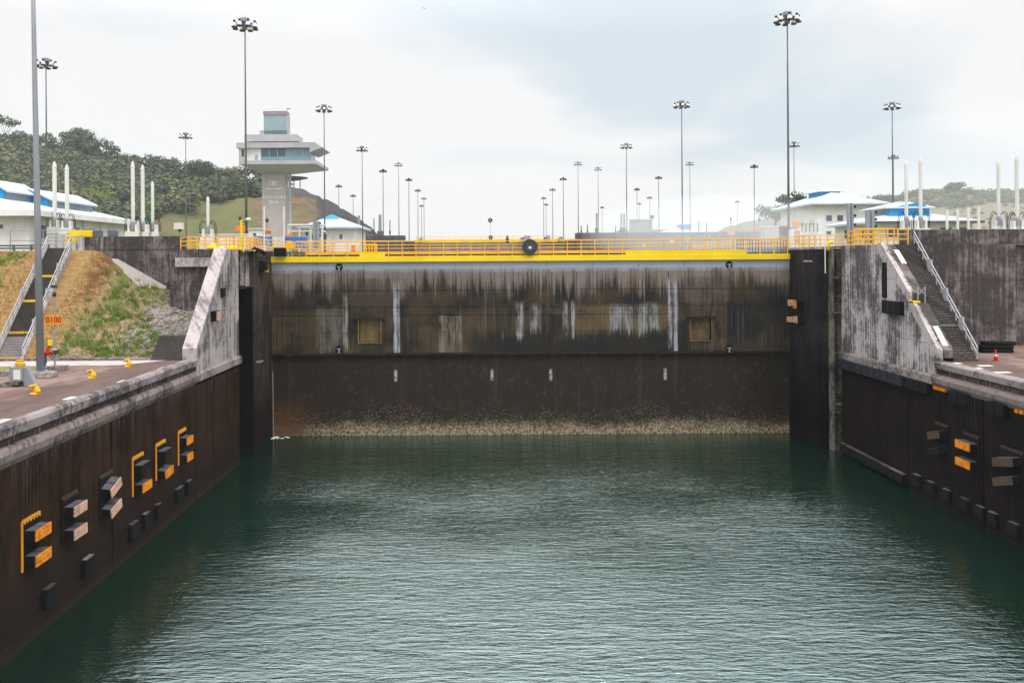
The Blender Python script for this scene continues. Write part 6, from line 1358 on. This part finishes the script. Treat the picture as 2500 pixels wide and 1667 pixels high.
o = bpy.data.objects.new('dry_grass', mk_mesh('dry_grass', tv, tf_, MT['straw'])); col.objects.link(o); tag(o, 'short dry straw coloured grass on the bank', 'grass', kind='stuff')
mb = MB()
def stone(x, y, z, s_):
    pts = []
    for th in range(3):
        for k in range(5):
            a = 2*pi*k/5+rr.uniform(-.4, .4); e = (-.6, .1, .7)[th]+rr.uniform(-.2, .2); q = s_*(1-abs(e)*.5)*rr.uniform(.7, 1.15); pts.append((x+q*cos(a), y+q*sin(a)*.9, z+s_*e*.7))
    f = [(i*5+k, i*5+(k+1) % 5, (i+1)*5+(k+1) % 5, (i+1)*5+k) for i in range(2) for k in range(5)]+[(0, 4, 3, 2, 1), (10, 11, 12, 13, 14)]
    mb.add(pts, f)
for _ in range(1500):
    x = rr.uniform(-29.5, -24.0); t = rr.random(); y = 68.6+t*10.5
    den = (1 if x > -28.2+2.2*abs(t-.5) else .25)*(1 if t > .12 else .4)
    if t > .8: den *= .4
    if rr.random() < den: s_ = .07+.2*rr.random()**2.5; stone(x, y, bank_z(x, y)+s_*.2, s_)
for _ in range(260):
    x = rr.uniform(-35, -24.5); y = 68.4+rr.random()**2*3; s_ = .05+.09*rr.random(); stone(x, y, bank_z(x, y)+s_*.2, s_)
tag(mb.build('rubble', MT['rubble']), 'pale grey broken stone rubble heaped beside the left abutment', 'rubble', kind='stuff')
# smooth concrete apron wedge against the retaining wall
a1, a2, a3, a4 = P(243, 622, 80.2), P(285, 632, 80.0), P(395, 698, 79.0), P(318, 694, 78.6)
mb = MB(); mb.add([(a1.x, 80.25, a1.z-.3), (a2.x, 80.25, a2.z), (a3.x, 80.25, a3.z-.1), (a3.x-.4, 78.9, a3.z-1.1), (a4.x, 78.5, a4.z-.3), (-34.0, 79.3, 18.3), (-34, 80.3, 14), (a3.x, 80.3, 14)], [(0, 5, 4, 3, 2, 1), (0, 6, 5), (5, 6, 7, 3, 4), (3, 7, 2), (1, 2, 7, 6, 0)])
tag(mb.build('concrete_apron', MT['apron']), 'smooth pale grey concrete wedge between the grass bank and the retaining wall', 'concrete apron')

# ------------------------------------------------------------------ air
# pale mist drifting over the right hand end of the gate
sm = MB(); N1, N2 = 28, 14
sv = [(28+15*sin(pi*j/N2)*cos(2*pi*i/N1)*(1+.08*sin(3*i)), 108+15*sin(pi*j/N2)*sin(2*pi*i/N1), 21.9+4.6*cos(pi*j/N2)+.5*sin(i*1.3)*sin(pi*j/N2)) for j in range(N2+1) for i in range(N1)]
sf = [(j*N1+i, j*N1+(i+1) % N1, (j+1)*N1+(i+1) % N1, (j+1)*N1+i) for j in range(N2) for i in range(N1)]
so = sm.add(sv, sf).build('mist_cloud', MT['white_wall'], smooth=True); so.data.materials.clear()
mm_ = bpy.data.materials.new('mist'); mm_.use_nodes = True; nt = mm_.node_tree; nt.nodes.clear()
vo = nt.nodes.new('ShaderNodeVolumePrincipled'); vo.inputs['Color'].default_value = (.92, .95, .98, 1); vo.inputs['Density'].default_value = .02
out = nt.nodes.new('ShaderNodeOutputMaterial'); nt.links.new(vo.outputs[0], out.inputs['Volume']); so.data.materials.append(mm_)
tag(so, 'thin pale mist drifting over the right end of the gate', 'mist', kind='stuff')
# thin volumes added in front of the two hills to fade them with distance
for nm_, cx_, cy_, cz_, ax_, ay_, az_, dn_ in (('right', 190, 238, 28, 120, 24, 36, .0065), ('left', -165, 205, 32, 130, 18, 42, .0018)):
    sv = [(cx_+ax_*sin(pi*j/N2)*cos(2*pi*i/N1), cy_+ay_*sin(pi*j/N2)*sin(2*pi*i/N1), cz_+az_*cos(pi*j/N2)) for j in range(N2+1) for i in range(N1)]
    so = MB().add(sv, sf).build('haze_bank', MT['white_wall'], smooth=True); so.data.materials.clear(); m2_ = mm_.copy(); m2_.node_tree.nodes['Principled Volume'].inputs['Density'].default_value = dn_; so.data.materials.append(m2_)
    tag(so, 'added haze volume in front of the %s hill' % nm_, 'mist', kind='stuff')
# foam where the leak hits the water
fo = MB()
for k in range(26):
    q = rr.random()**.6; a = rr.uniform(-.5, .9); x = XL+.3+2.0*q*rr.random(); y = YG-.25-1.3*rr.random()*(1-.25*q); s_ = .05+.12*rr.random()
    fo.add([(x-s_*1.6, y, .0), (x, y-s_*.6, .0), (x+s_*1.6, y, .0), (x+s_*.5, y+s_*.6, .0), (x-s_*.5, y+s_*.6, .0), (x, y, .035)], [(0, 1, 5), (1, 2, 5), (2, 3, 5), (3, 4, 5), (4, 0, 5)])
tag(fo.build('foam', MT['white_wall']), 'small patch of white foam at the left foot of the gate', 'foam', kind='stuff')
hz = MB().box(-900, 900, -70, 1000, -3.0, 112).build('haze', MT['white_wall'])
hz.data.materials.clear(); hm = bpy.data.materials.new('haze'); hm.use_nodes = True; nt = hm.node_tree; nt.nodes.clear()
vo = nt.nodes.new('ShaderNodeVolumePrincipled'); vo.inputs['Color'].default_value = (.93, .95, 1, 1); vo.inputs['Density'].default_value = .0001; vo.inputs['Anisotropy'].default_value = .2
out = nt.nodes.new('ShaderNodeOutputMaterial'); nt.links.new(vo.outputs[0], out.inputs['Volume']); hz.data.materials.append(hm); tag(hz, kind='stuff')
